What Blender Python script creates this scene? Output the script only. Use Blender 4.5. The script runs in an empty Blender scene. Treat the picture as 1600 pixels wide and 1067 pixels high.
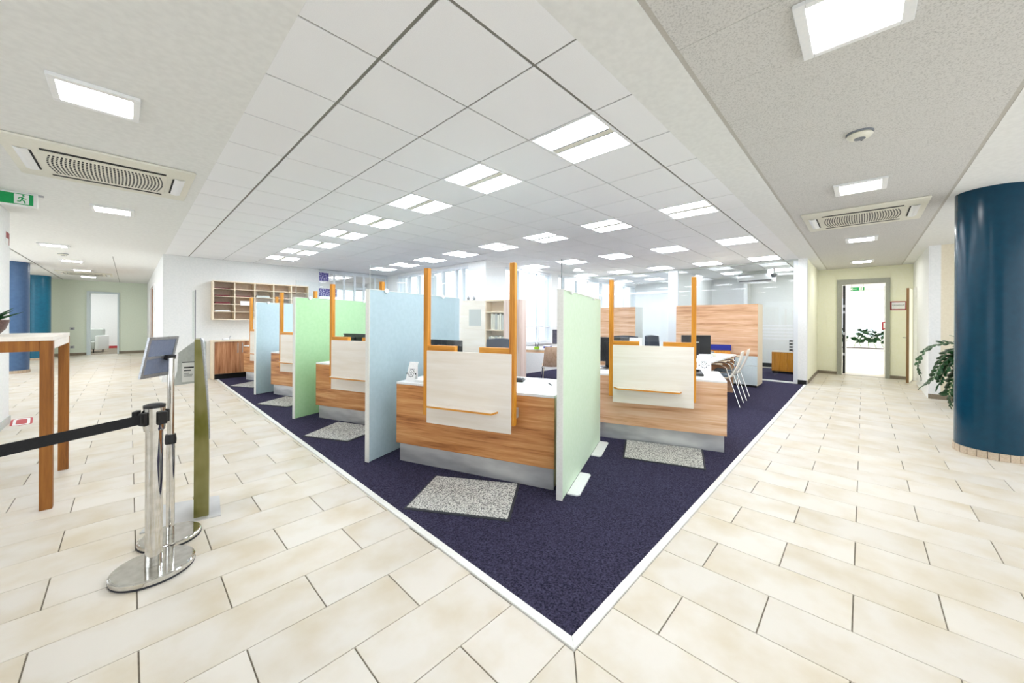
import bpy, bmesh, math, random
from mathutils import Vector, Matrix
random.seed(7)
S = bpy.context.scene
COL = S.collection
PI = math.pi
# ------------------------------------------------------------------ camera
W_PX, F_PX, CX, CY = 1600.0, 572.6, 807.5, 500.0
TH, ROLL, EYE = 0.7575, 0.005, 1.4
Fv = Vector((math.cos(TH), math.sin(TH), 0)); Rv = Vector((math.sin(TH), -math.cos(TH), 0)); Uv = Vector((0, 0, 1))
R3 = Rv*math.cos(ROLL) + Uv*math.sin(ROLL); U3 = Uv*math.cos(ROLL) - Rv*math.sin(ROLL)
cd = bpy.data.cameras.new('camera'); cam = bpy.data.objects.new('camera', cd); COL.objects.link(cam)
cd.sensor_width = 36.0; cd.lens = 36.0*F_PX/W_PX
cd.shift_x = -(CX-800.0)/W_PX; cd.shift_y = -(533.5-CY)/W_PX
cd.clip_start = 0.02; cd.clip_end = 200
cam.matrix_world = Matrix(((R3.x, U3.x, -Fv.x, 0), (R3.y, U3.y, -Fv.y, 0), (R3.z, U3.z, -Fv.z, EYE), (0, 0, 0, 1)))
S.camera = cam
# ------------------------------------------------------------------ world: bright overcast daylight
w = bpy.data.worlds.new('overcast_sky'); S.world = w; w.use_nodes = True
bg = w.node_tree.nodes['Background']; bg.inputs['Color'].default_value = (0.88, 0.94, 1.0, 1); bg.inputs['Strength'].default_value = 1.7
S.view_settings.view_transform = 'Standard'; S.view_settings.look = 'None'
S.view_settings.gamma = 1.0; S.view_settings.use_curve_mapping = False
S.view_settings.exposure = 0.52
LAMP_OFFICE, LAMP_HALL = 19.0, 34.0

# ------------------------------------------------------------------ materials
def lin(c):
    return tuple(((v/255.0)/12.92 if v/255.0 <= 0.04045 else ((v/255.0+0.055)/1.055)**2.4) for v in c) + (1.0,)
def newmat(name, rgb, rough=0.5, metal=0.0, spec=0.5):
    m = bpy.data.materials.new(name); m.use_nodes = True
    b = m.node_tree.nodes['Principled BSDF']
    b.inputs['Base Color'].default_value = lin(rgb); b.inputs['Roughness'].default_value = rough
    b.inputs['Metallic'].default_value = metal; b.inputs['Specular IOR Level'].default_value = spec
    return m, m.node_tree.nodes, m.node_tree.links, b
def noise_mat(name, c1, c2, scale=(8, 8, 8), nscale=1.0, detail=3, rough=0.5, metal=0.0, bump=0.0, lo=0.35, hi=0.65, spec=0.5, rnd=0.0):
    m, N, L, b = newmat(name, c1, rough, metal, spec)
    tc = N.new('ShaderNodeTexCoord'); mp = N.new('ShaderNodeMapping'); mp.inputs['Scale'].default_value = scale
    L.new(tc.outputs['Object'], mp.inputs['Vector'])
    nz = N.new('ShaderNodeTexNoise'); nz.inputs['Scale'].default_value = nscale; nz.inputs['Detail'].default_value = detail
    vec = mp.outputs['Vector']
    oi = None
    if rnd:
        oi = N.new('ShaderNodeObjectInfo'); ad = N.new('ShaderNodeVectorMath'); ad.operation = 'MULTIPLY_ADD'
        L.new(oi.outputs['Random'], ad.inputs[0]); ad.inputs[1].default_value = (37, 91, 53); L.new(vec, ad.inputs[2]); vec = ad.outputs[0]
    L.new(vec, nz.inputs['Vector'])
    rp = N.new('ShaderNodeValToRGB'); rp.color_ramp.elements[0].position = lo; rp.color_ramp.elements[1].position = hi
    rp.color_ramp.elements[0].color = lin(c1); rp.color_ramp.elements[1].color = lin(c2)
    L.new(nz.outputs['Fac'], rp.inputs['Fac']); out = rp.outputs['Color']
    if rnd:
        hs = N.new('ShaderNodeHueSaturation'); mr = N.new('ShaderNodeMapRange')
        mr.inputs['To Min'].default_value = 1-rnd; mr.inputs['To Max'].default_value = 1+rnd*0.6
        L.new(oi.outputs['Random'], mr.inputs['Value']); L.new(mr.outputs['Result'], hs.inputs['Value']); L.new(out, hs.inputs['Color']); out = hs.outputs['Color']
    L.new(out, b.inputs['Base Color'])
    if bump:
        bp = N.new('ShaderNodeBump'); bp.inputs['Strength'].default_value = bump; bp.inputs['Distance'].default_value = 0.01
        L.new(nz.outputs['Fac'], bp.inputs['Height']); L.new(bp.outputs['Normal'], b.inputs['Normal'])
    return m
def wood_mat(name, cols, scale, rough=0.42, bump=0.0):
    """long streaky grain: scale is per local axis, small along the grain"""
    m, N, L, b = newmat(name, cols[0], rough)
    tc = N.new('ShaderNodeTexCoord'); mp = N.new('ShaderNodeMapping'); mp.inputs['Scale'].default_value = scale
    oi = N.new('ShaderNodeObjectInfo'); ad = N.new('ShaderNodeVectorMath'); ad.operation = 'MULTIPLY_ADD'
    L.new(tc.outputs['Object'], mp.inputs['Vector'])
    L.new(oi.outputs['Random'], ad.inputs[0]); ad.inputs[1].default_value = (13, 29, 17); L.new(mp.outputs['Vector'], ad.inputs[2])
    n1 = N.new('ShaderNodeTexNoise'); n1.inputs['Scale'].default_value = 1.0; n1.inputs['Detail'].default_value = 5; n1.inputs['Roughness'].default_value = 0.62; n1.inputs['Distortion'].default_value = 0.4
    n2 = N.new('ShaderNodeTexNoise'); n2.inputs['Scale'].default_value = 4.3; n2.inputs['Detail'].default_value = 3
    L.new(ad.outputs[0], n1.inputs['Vector']); L.new(ad.outputs[0], n2.inputs['Vector'])
    mx = N.new('ShaderNodeMath'); mx.operation = 'MULTIPLY_ADD'; mx.inputs[1].default_value = 0.28
    L.new(n2.outputs['Fac'], mx.inputs[0]); L.new(n1.outputs['Fac'], mx.inputs[2])
    rp = N.new('ShaderNodeValToRGB'); el = rp.color_ramp.elements
    el[0].position = 0.46; el[0].color = lin(cols[0]); el[1].position = 0.82; el[1].color = lin(cols[-1])
    for i, c in enumerate(cols[1:-1]):
        e = el.new(0.46+0.36*(i+1)/(len(cols)-1)); e.color = lin(c)
    L.new(mx.outputs[0], rp.inputs['Fac']); L.new(rp.outputs['Color'], b.inputs['Base Color'])
    return m
def glass_mat(name, tint=(245, 250, 250), rough=0.0, k=1.0):
    m = bpy.data.materials.new(name); m.use_nodes = True; N = m.node_tree.nodes; L = m.node_tree.links
    N.remove(N['Principled BSDF']); o = N['Material Output']
    t = N.new('ShaderNodeBsdfTransparent'); t.inputs['Color'].default_value = lin(tint)
    g = N.new('ShaderNodeBsdfGlossy'); g.inputs['Roughness'].default_value = rough
    lw = N.new('ShaderNodeLayerWeight'); lw.inputs['Blend'].default_value = 0.5
    pw = N.new('ShaderNodeMath'); pw.operation = 'POWER'; pw.inputs[1].default_value = 5.0; L.new(lw.outputs['Facing'], pw.inputs[0])
    mu = N.new('ShaderNodeMath'); mu.operation = 'MULTIPLY_ADD'; mu.inputs[1].default_value = 0.5*k; mu.inputs[2].default_value = 0.03*k
    mx = N.new('ShaderNodeMixShader'); L.new(pw.outputs[0], mu.inputs[0]); L.new(mu.outputs[0], mx.inputs['Fac'])
    L.new(t.outputs[0], mx.inputs[1]); L.new(g.outputs[0], mx.inputs[2]); L.new(mx.outputs[0], o.inputs['Surface'])
    return m
def emit_mat(name, rgb, strength):
    m = bpy.data.materials.new(name); m.use_nodes = True; N = m.node_tree.nodes; L = m.node_tree.links
    N.remove(N['Principled BSDF']); o = N['Material Output']
    e = N.new('ShaderNodeEmission'); e.inputs['Color'].default_value = lin(rgb); e.inputs['Strength'].default_value = strength
    L.new(e.outputs[0], o.inputs['Surface']); return m

M = {}
M['tile'] = noise_mat('beige_floor_tile', (208, 195, 171), (221, 214, 203), (2.2, 2.2, 2.2), 1.6, 9, rough=0.42, lo=0.3, hi=0.6, rnd=0.05)
M['skirt'] = noise_mat('tan_skirting_tile', (188, 168, 144), (204, 186, 164), nscale=9, rough=0.5, rnd=0.08)
M['grout'] = noise_mat('grey_tile_grout', (132, 124, 112), (150, 142, 128), nscale=6, rough=0.9)
M['panel'] = noise_mat('white_ceiling_panel', (240, 240, 241), (245, 245, 246), (60, 60, 60), 4, 4, rough=0.9, bump=0.05)
M['fibre'] = noise_mat('mineral_fibre_ceiling_panel', (184, 182, 178), (216, 214, 210), (60, 60, 60), 2.2, 5, rough=0.95, bump=0.25, lo=0.3, hi=0.52)
M['plaster'] = noise_mat('white_plaster', (230, 230, 227), (236, 236, 233), nscale=3, rough=0.9)
M['groove'] = noise_mat('grey_ceiling_rail', (128, 126, 119), (140, 138, 130), nscale=9, rough=0.7)
M['wall'] = noise_mat('white_wall_paint', (236, 237, 236), (242, 242, 241), nscale=4, rough=0.85, bump=0.02)
M['yellow'] = noise_mat('pale_yellow_wall_paint', (249, 248, 222), (251, 250, 228), nscale=4, rough=0.85)
M['cream'] = noise_mat('cream_wall_paint', (231, 220, 196), (236, 226, 203), nscale=4, rough=0.85)
M['greenwall'] = noise_mat('pale_green_wall_paint', (226, 234, 216), (230, 238, 221), nscale=4, rough=0.85)
M['carpet'] = noise_mat('navy_carpet', (22, 21, 33), (72, 69, 92), (50, 50, 50), 2.0, 6, rough=0.97, bump=0.7, lo=0.32, hi=0.7, spec=0.1)
_b = M['carpet'].node_tree.nodes['Principled BSDF']; _b.inputs['Sheen Weight'].default_value = 0.12; _b.inputs['Sheen Roughness'].default_value = 0.5; _b.inputs['Sheen Tint'].default_value = lin((150, 140, 200))
M['trimwhite'] = noise_mat('white_edge_trim', (233, 233, 228), (240, 240, 236), nscale=8, rough=0.5)
M['base_brown'] = noise_mat('taupe_skirting', (128, 116, 98), (142, 130, 110), nscale=9, rough=0.6)
M['black'] = noise_mat('black_plastic', (14, 14, 16), (22, 22, 24), nscale=20, rough=0.4)
M['blackmat'] = noise_mat('black_matt', (12, 12, 14), (20, 20, 22), nscale=20, rough=0.8)
M['blue'] = noise_mat('petrol_blue_gloss_paint', (2, 54, 76), (3, 58, 80), nscale=2, rough=0.22, spec=0.3)
M['blue_grey'] = noise_mat('slate_blue_paint', (62, 94, 134), (68, 100, 140), nscale=2, rough=0.35)
M['teal'] = noise_mat('teal_paint', (0, 96, 128), (4, 104, 136), nscale=2, rough=0.3)
M['wood_h'] = wood_mat('walnut_laminate_across', [(146, 86, 40), (194, 128, 70), (210, 150, 92), (226, 176, 124)], (14, 0.9, 17))
M['wood_pale'] = wood_mat('pale_walnut_laminate_across', [(186, 132, 92), (216, 168, 128), (226, 184, 148), (235, 202, 172)], (14, 0.9, 17))
M['wood_v'] = wood_mat('walnut_laminate_upright', [(120, 70, 40), (176, 116, 74), (196, 138, 96), (214, 164, 124)], (17, 14, 0.9))
M['wood_rose'] = wood_mat('pale_rose_wood_upright', [(206, 178, 164), (222, 198, 186), (230, 210, 200), (238, 222, 214)], (17, 14, 0.8))
M['oak'] = wood_mat('orange_oak', [(186, 112, 20), (208, 134, 30), (218, 146, 40), (226, 158, 56)], (26, 26, 1.6), rough=0.45)
M['oak_y'] = wood_mat('orange_oak_lengthwise', [(190, 118, 24), (212, 140, 36), (222, 152, 48), (230, 164, 64)], (26, 1.8, 26), rough=0.45)
M['oak_dark'] = wood_mat('brown_oak', [(116, 66, 10), (138, 82, 16), (150, 92, 24), (162, 104, 34)], (26, 26, 1.6), rough=0.5)
M['birch'] = wood_mat('cream_birch_board', [(235, 225, 211), (239, 230, 218), (242, 234, 224), (245, 238, 229)], (10, 1.0, 14), rough=0.45)
M['edgewood'] = noise_mat('brown_door_edge', (132, 98, 58), (146, 110, 68), nscale=10, rough=0.6)
M['birch_edge'] = noise_mat('pale_board_edge', (236, 218, 190), (242, 226, 200), nscale=10, rough=0.5)
M['white'] = noise_mat('white_laminate', (238, 239, 240), (243, 243, 243), nscale=6, rough=0.35)
M['offwhite'] = noise_mat('ivory_plastic', (226, 223, 208), (231, 228, 214), nscale=6, rough=0.45)
M['steel'] = noise_mat('brushed_stainless_steel', (190, 190, 192), (222, 222, 222), (2.2, 2.2, 8), 1.2, 3, rough=0.5, metal=0.75)
M['chrome'] = noise_mat('polished_chrome', (205, 203, 198), (222, 220, 216), nscale=3, rough=0.07, metal=1.0)
M['brass'] = noise_mat('olive_bronze_metal', (118, 116, 56), (176, 168, 122), (3, 3, 1.4), 1.6, 3, rough=0.3, metal=0.88)
M['alu'] = noise_mat('silver_aluminium', (176, 178, 182), (196, 198, 202), nscale=12, rough=0.35, metal=0.8)
M['greyframe'] = noise_mat('grey_door_frame_paint', (158, 160, 148), (166, 168, 156), nscale=8, rough=0.5)
M['p_blue'] = noise_mat('light_blue_panel', (178, 199, 207), (184, 204, 212), nscale=3, rough=0.6)
M['p_green'] = noise_mat('green_panel', (176, 218, 166), (183, 222, 173), nscale=3, rough=0.6)
M['p_mint'] = noise_mat('pale_mint_panel', (212, 234, 206), (217, 237, 212), nscale=3, rough=0.6)
M['mat'] = noise_mat('grey_looped_mat', (96, 96, 96), (226, 226, 220), (45, 45, 45), 2.2, 4, rough=0.95, bump=0.8, lo=0.38, hi=0.58)
M['rubber'] = noise_mat('dark_rubber', (40, 42, 50), (52, 54, 62), nscale=30, rough=0.7)
M['glass'] = glass_mat('clear_glass', (253, 254, 254), 0.0, 0.8)
M['acrylic'] = glass_mat('clear_acrylic', (252, 254, 254), 0.02, 0.5)
M['winglass'] = glass_mat('window_glass', (248, 251, 252), 0.0, 0.7)
M['film'] = noise_mat('white_glazing_film', (236, 238, 240), (242, 243, 244), nscale=4, rough=0.7)
M['edgeglass'] = noise_mat('grey_glass_edge', (96, 104, 106), (120, 128, 130), nscale=10, rough=0.2)
M['winframe'] = noise_mat('white_window_frame', (222, 226, 230), (230, 233, 236), nscale=10, rough=0.5)
M['chairgrey'] = noise_mat('charcoal_chair_fabric', (44, 50, 62), (62, 68, 80), (80, 80, 80), 2, 3, rough=0.9, bump=0.2)
M['seatgrey'] = noise_mat('grey_seat_pad', (86, 98, 108), (104, 116, 126), (80, 80, 80), 2, 3, rough=0.9, bump=0.2)
M['shell'] = noise_mat('ivory_moulded_shell', (240, 234, 220), (244, 238, 226), nscale=5, rough=0.4)
M['beechshell'] = wood_mat('beech_moulded_shell', [(196, 160, 130), (212, 180, 150), (222, 192, 166), (230, 204, 180)], (20, 20, 2), rough=0.4)
M['bluefab'] = noise_mat('royal_blue_fabric', (34, 42, 128), (46, 54, 148), (80, 80, 80), 2, 3, rough=0.9)
M['red'] = noise_mat('red_paint', (176, 24, 34), (190, 32, 42), nscale=10, rough=0.5)
M['maroon'] = noise_mat('maroon_card', (104, 40, 44), (120, 50, 54), nscale=10, rough=0.7)
M['darkred'] = noise_mat('dark_red_sign_border', (140, 12, 22), (156, 18, 28), nscale=10, rough=0.5)
M['green'] = noise_mat('green_sign_face', (0, 158, 84), (0, 166, 90), nscale=4, rough=0.5)
M['signwhite'] = noise_mat('white_sign_face', (240, 240, 238), (244, 244, 242), nscale=4, rough=0.5)
M['ink'] = noise_mat('dark_ink', (30, 34, 40), (40, 44, 50), nscale=10, rough=0.7)
M['greyink'] = noise_mat('grey_ink', (120, 124, 130), (136, 140, 146), nscale=10, rough=0.7)
M['paper'] = noise_mat('white_paper', (240, 240, 240), (246, 246, 246), nscale=6, rough=0.8)
M['leaf'] = noise_mat('glossy_green_leaf', (8, 46, 20), (30, 88, 40), nscale=14, rough=0.4, rnd=0.25)
M['stem'] = noise_mat('green_stem', (70, 112, 52), (90, 130, 66), nscale=20, rough=0.5)
M['bowl'] = noise_mat('brown_glazed_bowl', (84, 62, 56), (110, 84, 76), nscale=9, rough=0.3)
M['soil'] = noise_mat('dark_soil', (40, 30, 22), (66, 52, 40), nscale=40, rough=0.95)
M['drawer'] = noise_mat('pale_blue_grey_drawer', (206, 218, 220), (212, 223, 225), nscale=5, rough=0.4)
M['greyplastic'] = noise_mat('light_grey_plastic', (190, 194, 190), (200, 204, 200), nscale=8, rough=0.5)
M['slategrey'] = noise_mat('slate_grey_backing', (112, 120, 142), (122, 130, 150), nscale=8, rough=0.5)
M['lamp_office'] = emit_mat('lit_office_diffuser', (238, 246, 255), LAMP_OFFICE)
M['lamp_hall'] = emit_mat('lit_hall_diffuser', (250, 250, 248), LAMP_HALL)
M['screen'] = noise_mat('monitor_glass', (70, 70, 84), (86, 86, 100), nscale=3, rough=0.15)
M['purple'] = noise_mat('purple_print', (206, 204, 232), (70, 58, 140), (24, 24, 24), 1.6, 4, rough=0.8, lo=0.42, hi=0.5)
M['backing'] = noise_mat('tan_shelf_backing', (204, 182, 162), (214, 194, 174), nscale=5, rough=0.7)
M['lime'] = noise_mat('lime_green_plastic', (150, 200, 40), (166, 214, 60), nscale=5, rough=0.5)

# ------------------------------------------------------------------ mesh helpers
class MB:
    def __init__(s): s.v = []; s.f = []
    def add(s, vs, fs):
        o = len(s.v); s.v += [tuple(p) for p in vs]; s.f += [tuple(i+o for i in f) for f in fs]; return s
    def box(s, x0, x1, y0, y1, z0, z1):
        return s.add([(x0,y0,z0),(x1,y0,z0),(x1,y1,z0),(x0,y1,z0),(x0,y0,z1),(x1,y0,z1),(x1,y1,z1),(x0,y1,z1)],
                     [(0,3,2,1),(4,5,6,7),(0,1,5,4),(1,2,6,5),(2,3,7,6),(3,0,4,7)])
    def prism(s, poly, z0, z1, mp=lambda a, b, c: (a, b, c)):
        n = len(poly)
        vs = [mp(p[0], p[1], z0) for p in poly] + [mp(p[0], p[1], z1) for p in poly]
        fs = [tuple(range(n-1, -1, -1)), tuple(range(n, 2*n))] + [(i, (i+1) % n, n+(i+1) % n, n+i) for i in range(n)]
        return s.add(vs, fs)
    def lathe(s, prof, n=32, c=(0, 0)):
        vs = []; fs = []; k = len(prof)
        for i in range(n):
            a = 2*PI*i/n
            vs += [(c[0]+r*math.cos(a), c[1]+r*math.sin(a), z) for r, z in prof]
        for i in range(n):
            j = (i+1) % n
            for t in range(k-1): fs.append((i*k+t, j*k+t, j*k+t+1, i*k+t+1))
        fs.append(tuple(i*k for i in range(n-1, -1, -1))); fs.append(tuple(i*k+k-1 for i in range(n)))
        return s.add(vs, fs)
    def tube(s, pts, r, n=10):
        pts = [Vector(p) for p in pts]; rs = r if isinstance(r, (list, tuple)) else [r]*len(pts)
        vs = []; fs = []; up = None
        for i, p in enumerate(pts):
            d = (pts[min(i+1, len(pts)-1)] - pts[max(i-1, 0)]).normalized()
            if up is None: up = d.orthogonal().normalized()
            up = (up - d*up.dot(d)); up = up.normalized() if up.length > 1e-6 else d.orthogonal().normalized()
            q = d.cross(up)
            vs += [p + (up*math.cos(2*PI*k/n) + q*math.sin(2*PI*k/n))*rs[i] for k in range(n)]
        for i in range(len(pts)-1):
            for k in range(n): fs.append((i*n+k, i*n+(k+1) % n, (i+1)*n+(k+1) % n, (i+1)*n+k))
        fs.append(tuple(range(n-1, -1, -1))); fs.append(tuple((len(pts)-1)*n+k for k in range(n)))
        return s.add(vs, fs)
    def grid(s, fn, nu, nv, thick=0.0):
        """sheet fn(u,v)->point, thickened along its normal"""
        P = [[Vector(fn(i/nu, j/nv)) for j in range(nv+1)] for i in range(nu+1)]
        def nrm(i, j):
            a = P[min(i+1, nu)][j]-P[max(i-1, 0)][j]; b = P[i][min(j+1, nv)]-P[i][max(j-1, 0)]
            return a.cross(b).normalized()
        m = nv+1; vs = [P[i][j]+nrm(i, j)*thick/2 for i in range(nu+1) for j in range(m)]
        fs = [(i*m+j, (i+1)*m+j, (i+1)*m+j+1, i*m+j+1) for i in range(nu) for j in range(nv)]
        if thick:
            o = len(vs); vs += [P[i][j]-nrm(i, j)*thick/2 for i in range(nu+1) for j in range(m)]
            fs += [(o+i*m+j+1, o+(i+1)*m+j+1, o+(i+1)*m+j, o+i*m+j) for i in range(nu) for j in range(nv)]
            rim = [i*m for i in range(nu+1)] + [nu*m+j for j in range(1, m)] + [i*m+nv for i in range(nu-1, -1, -1)] + [j for j in range(nv-1, 0, -1)]
            for a, b in zip(rim, rim[1:]+rim[:1]): fs.append((b, a, o+a, o+b))
        return s.add(vs, fs)
    def mesh(s, name, mat, bev=0.0, seg=2, smooth=None):
        me = bpy.data.meshes.new(name); me.from_pydata(s.v, [], s.f)
        bm = bmesh.new(); bm.from_mesh(me)
        bmesh.ops.recalc_face_normals(bm, faces=bm.faces)
        if bev:
            es = [e for e in bm.edges if len(e.link_faces) == 2 and e.calc_face_angle(0) > 0.6]
            bmesh.ops.bevel(bm, geom=es, offset=bev, segments=seg, affect='EDGES', profile=0.5, clamp_overlap=True)
        bm.to_mesh(me); bm.free()
        if smooth or (smooth is None and (bev or len(s.f) > 24)):
            me.polygons.foreach_set('use_smooth', [True]*len(me.polygons))
            me.set_sharp_from_angle(angle=math.radians(40))
        if mat: me.materials.append(M[mat] if isinstance(mat, str) else mat)
        return me
    def obj(s, name, mat, parent=None, bev=0.0, seg=2, smooth=None, loc=None, rot=None, label=None):
        o = bpy.data.objects.new(name, s.mesh(name, mat, bev, seg, smooth)); COL.objects.link(o)
        if parent: o.parent = parent
        if loc: o.location = loc
        if rot: o.rotation_euler = rot
        if label: o['label'] = label
        return o
def B(x0, x1, y0, y1, z0, z1): return MB().box(x0, x1, y0, y1, z0, z1)
def tag(o, label, cat, group=None):
    o['label'] = label; o['category'] = cat
    if group: o['group'] = group
    return o
def thing(name, label, cat, loc=(0, 0, 0), rz=0.0, group=None):
    o = bpy.data.objects.new(name, None); COL.objects.link(o); o.location = loc; o.rotation_euler = (0, 0, rz)
    o.empty_display_size = 0.1
    return tag(o, label, cat, group)
def structure(o): o['kind'] = 'structure'; return o
def structure_empty(name):
    o = bpy.data.objects.new(name, None); COL.objects.link(o); return structure(o)
def copy_tree(o, parent=None):
    c = o.copy(); COL.objects.link(c)
    if parent: c.parent = parent
    for ch in list(o.children): copy_tree(ch, c)
    return c
def text_mesh(name, s, size, mat, parent, loc, rot, depth=0.001, width=None):
    cu = bpy.data.curves.new('txt', 'FONT'); cu.body = s; cu.size = size; cu.extrude = depth; cu.align_x = 'CENTER'; cu.align_y = 'CENTER'; cu.resolution_u = 3
    t = bpy.data.objects.new('txt', cu); COL.objects.link(t)
    dg = bpy.context.evaluated_depsgraph_get(); me = bpy.data.meshes.new_from_object(t.evaluated_get(dg))
    bpy.data.objects.remove(t); bpy.data.curves.remove(cu)
    me.materials.clear(); me.materials.append(M[mat])
    o = bpy.data.objects.new(name, me); COL.objects.link(o); o.parent = parent; o.location = loc; o.rotation_euler = rot
    if width:
        xs = [v.co.x for v in me.vertices]; k = width/(max(xs)-min(xs))
        for v in me.vertices: v.co.x *= k
    return o
def clip_poly(poly, a, b, c):
    """keep a*x+b*y+c >= 0"""
    out = []
    for i, p in enumerate(poly):
        q = poly[(i+1) % len(poly)]; dp = a*p[0]+b*p[1]+c; dq = a*q[0]+b*q[1]+c
        if dp >= 0: out.append(p)
        if (dp >= 0) != (dq >= 0):
            t = dp/(dp-dq); out.append((p[0]+t*(q[0]-p[0]), p[1]+t*(q[1]-p[1])))
    return out
def inset(poly, d, dy=None, axis=0):
    ar = sum(p[0]*q[1]-q[0]*p[1] for p, q in zip(poly, poly[1:]+poly[:1]))
    if ar < 0: poly = poly[::-1]
    res = poly
    for p, q in zip(poly, poly[1:]+poly[:1]):
        ex, ey = q[0]-p[0], q[1]-p[1]; l = math.hypot(ex, ey)
        if l < 1e-5: continue
        a, b = -ey/l, ex/l
        dd = d if dy is None or abs((ey, ex)[axis]) > 0.5*l else dy
        res = clip_poly(res, a, b, -(a*p[0]+b*p[1])-dd)
        if len(res) < 3: return []
    return res
def area(p): return abs(sum(a[0]*b[1]-b[0]*a[1] for a, b in zip(p, p[1:]+p[:1])))/2
def pix(x, y, z):
    p = Vector((x, y, z-EYE)); d = p.dot(Fv)
    if d < 0.25: return None
    return (CX+F_PX*p.dot(R3)/d, CY-F_PX*p.dot(U3)/d, d)

# ================================================================== FLOOR
HC = 2.8
CXL, CYR = 1.30, 0.885              # outer corner of the carpet trim
XW, XE = 1.37, 0.905                # trim drifts very slightly along its run
floor = structure_empty('floor')
B(-4, 13.05, -4, 21.3, -0.06, -0.006).obj('screed', 'grout', floor)
tiles = []
# mitre line from the carpet corner towards the viewer
mdx, mdy = 1.309-1.185, 0.905-0.806; mitre = (-mdy, mdx, mdy*CXL-mdx*CYR)      # >=0 on the left side
kL = (XW-CXL)/(11.1-CYR); kR = (XE-CYR)/(10.3-CXL)
PL = 0.3205
for r in range(-16, 63):
    y0 = 1.252+PL*r; y1 = y0+PL
    off = 0.031 if r % 2 == 0 else 0.347
    for k in range(-7, 3):
        x0 = off+0.634*k
        if x0 > 1.4 or x0 < -4: continue
        poly = [(x0, y0), (x0+0.634, y0), (x0+0.634, y1), (x0, y1)]
        poly = clip_poly(poly, *mitre)
        if len(poly) >= 3 and y1 > CYR: poly = clip_poly(poly, -1, kL, CXL-kL*CYR)
        if len(poly) >= 3 and y0 > 11.1: poly = clip_poly(poly, -1, 0, 0.5)
        if len(poly) >= 3: poly = clip_poly(poly, 0, -1, 21.25)
        if len(poly) >= 3: tiles.append((poly, 0))
PR = 0.311
for r in range(-12, 37):
    x0 = 1.626+PR*r; x1 = x0+PR
    off = 0.345 if r % 2 else 0.032
    for k in range(-7, 4):
        y0 = off+0.63*k
        poly = [(x0, y0), (x1, y0), (x1, y0+0.63), (x0, y0+0.63)]
        poly = clip_poly(poly, -mitre[0], -mitre[1], -mitre[2])
        if len(poly) >= 3: poly = clip_poly(poly, kR, -1, CYR-kR*CXL)
        if len(poly) >= 3: poly = clip_poly(poly, -1, 0, 12.95)
        if len(poly) >= 3: tiles.append((poly, 1))
def shows(poly):
    best = 0
    cx = sum(p[0] for p in poly)/len(poly); cy = sum(p[1] for p in poly)/len(poly)
    ok = False; ds = []
    for p in poly+[(cx, cy)]:
        q = pix(p[0], p[1], 0)
        if q:
            ds.append(q[2])
            if -20 < q[0] < 1620 and q[1] < 1090: ok = True
    if not ok: return 0
    if cx < -1.1 and cy < 8.4: return 0
    d = pix(cx, cy, 0); d = d[2] if d else 0.5
    return area(poly)/max(d, 0.6)**3
tt = []
for p, ax_ in tiles:
    q = inset(p, 0.0028, 0.0016, ax_)
    if len(q) >= 3 and area(q) > 0.002: tt.append((shows(q), q))
tt.sort(key=lambda t: -t[0])
rest = MB()
cache = {}
for i, (s, q) in enumerate(tt):
    if i < 300 and s > 0:
        cx = sum(p[0] for p in q)/len(q); cy = sum(p[1] for p in q)/len(q)
        key = tuple((round(p[0]-cx, 3), round(p[1]-cy, 3)) for p in q)
        if key not in cache:
            cache[key] = MB().prism([(p[0]-cx, p[1]-cy) for p in q], -0.012, 0.0).mesh('tile', 'tile', 0.0012, 1)
        o = bpy.data.objects.new('tile', cache[key]); COL.objects.link(o); o.parent = floor; o.location = (cx, cy, 0)
    else: rest.prism(q, -0.012, 0.0)
o = rest.obj('far_tiles', 'tile', floor); o['kind'] = 'stuff'

# carpet and its white edging
IN = 0.045
c0 = (CXL+IN, CYR+IN)
cp = [(c0[0], c0[1]), (13.1, XE+IN+0.004), (13.1, 6.38), (5.69, 6.38), (5.69, 11.09), (XW+IN, 11.1)]
tag(MB().prism(cp, -0.004, 0.006).obj('carpet', 'carpet'), 'dark navy fitted carpet under the counters, pointed at the corner', 'carpet')
def strip(name, a, b, c, d):
    return structure(MB().prism([a, b, c, d], -0.01, 0.009).obj(name, 'trimwhite', None, 0.002, 1))
strip('trim_1', (CXL, CYR), c0, (XW+IN, 11.1), (XW, 11.1))
strip('trim_2', (CXL, CYR), (10.3, XE), (10.3, XE+IN), c0)

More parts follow.
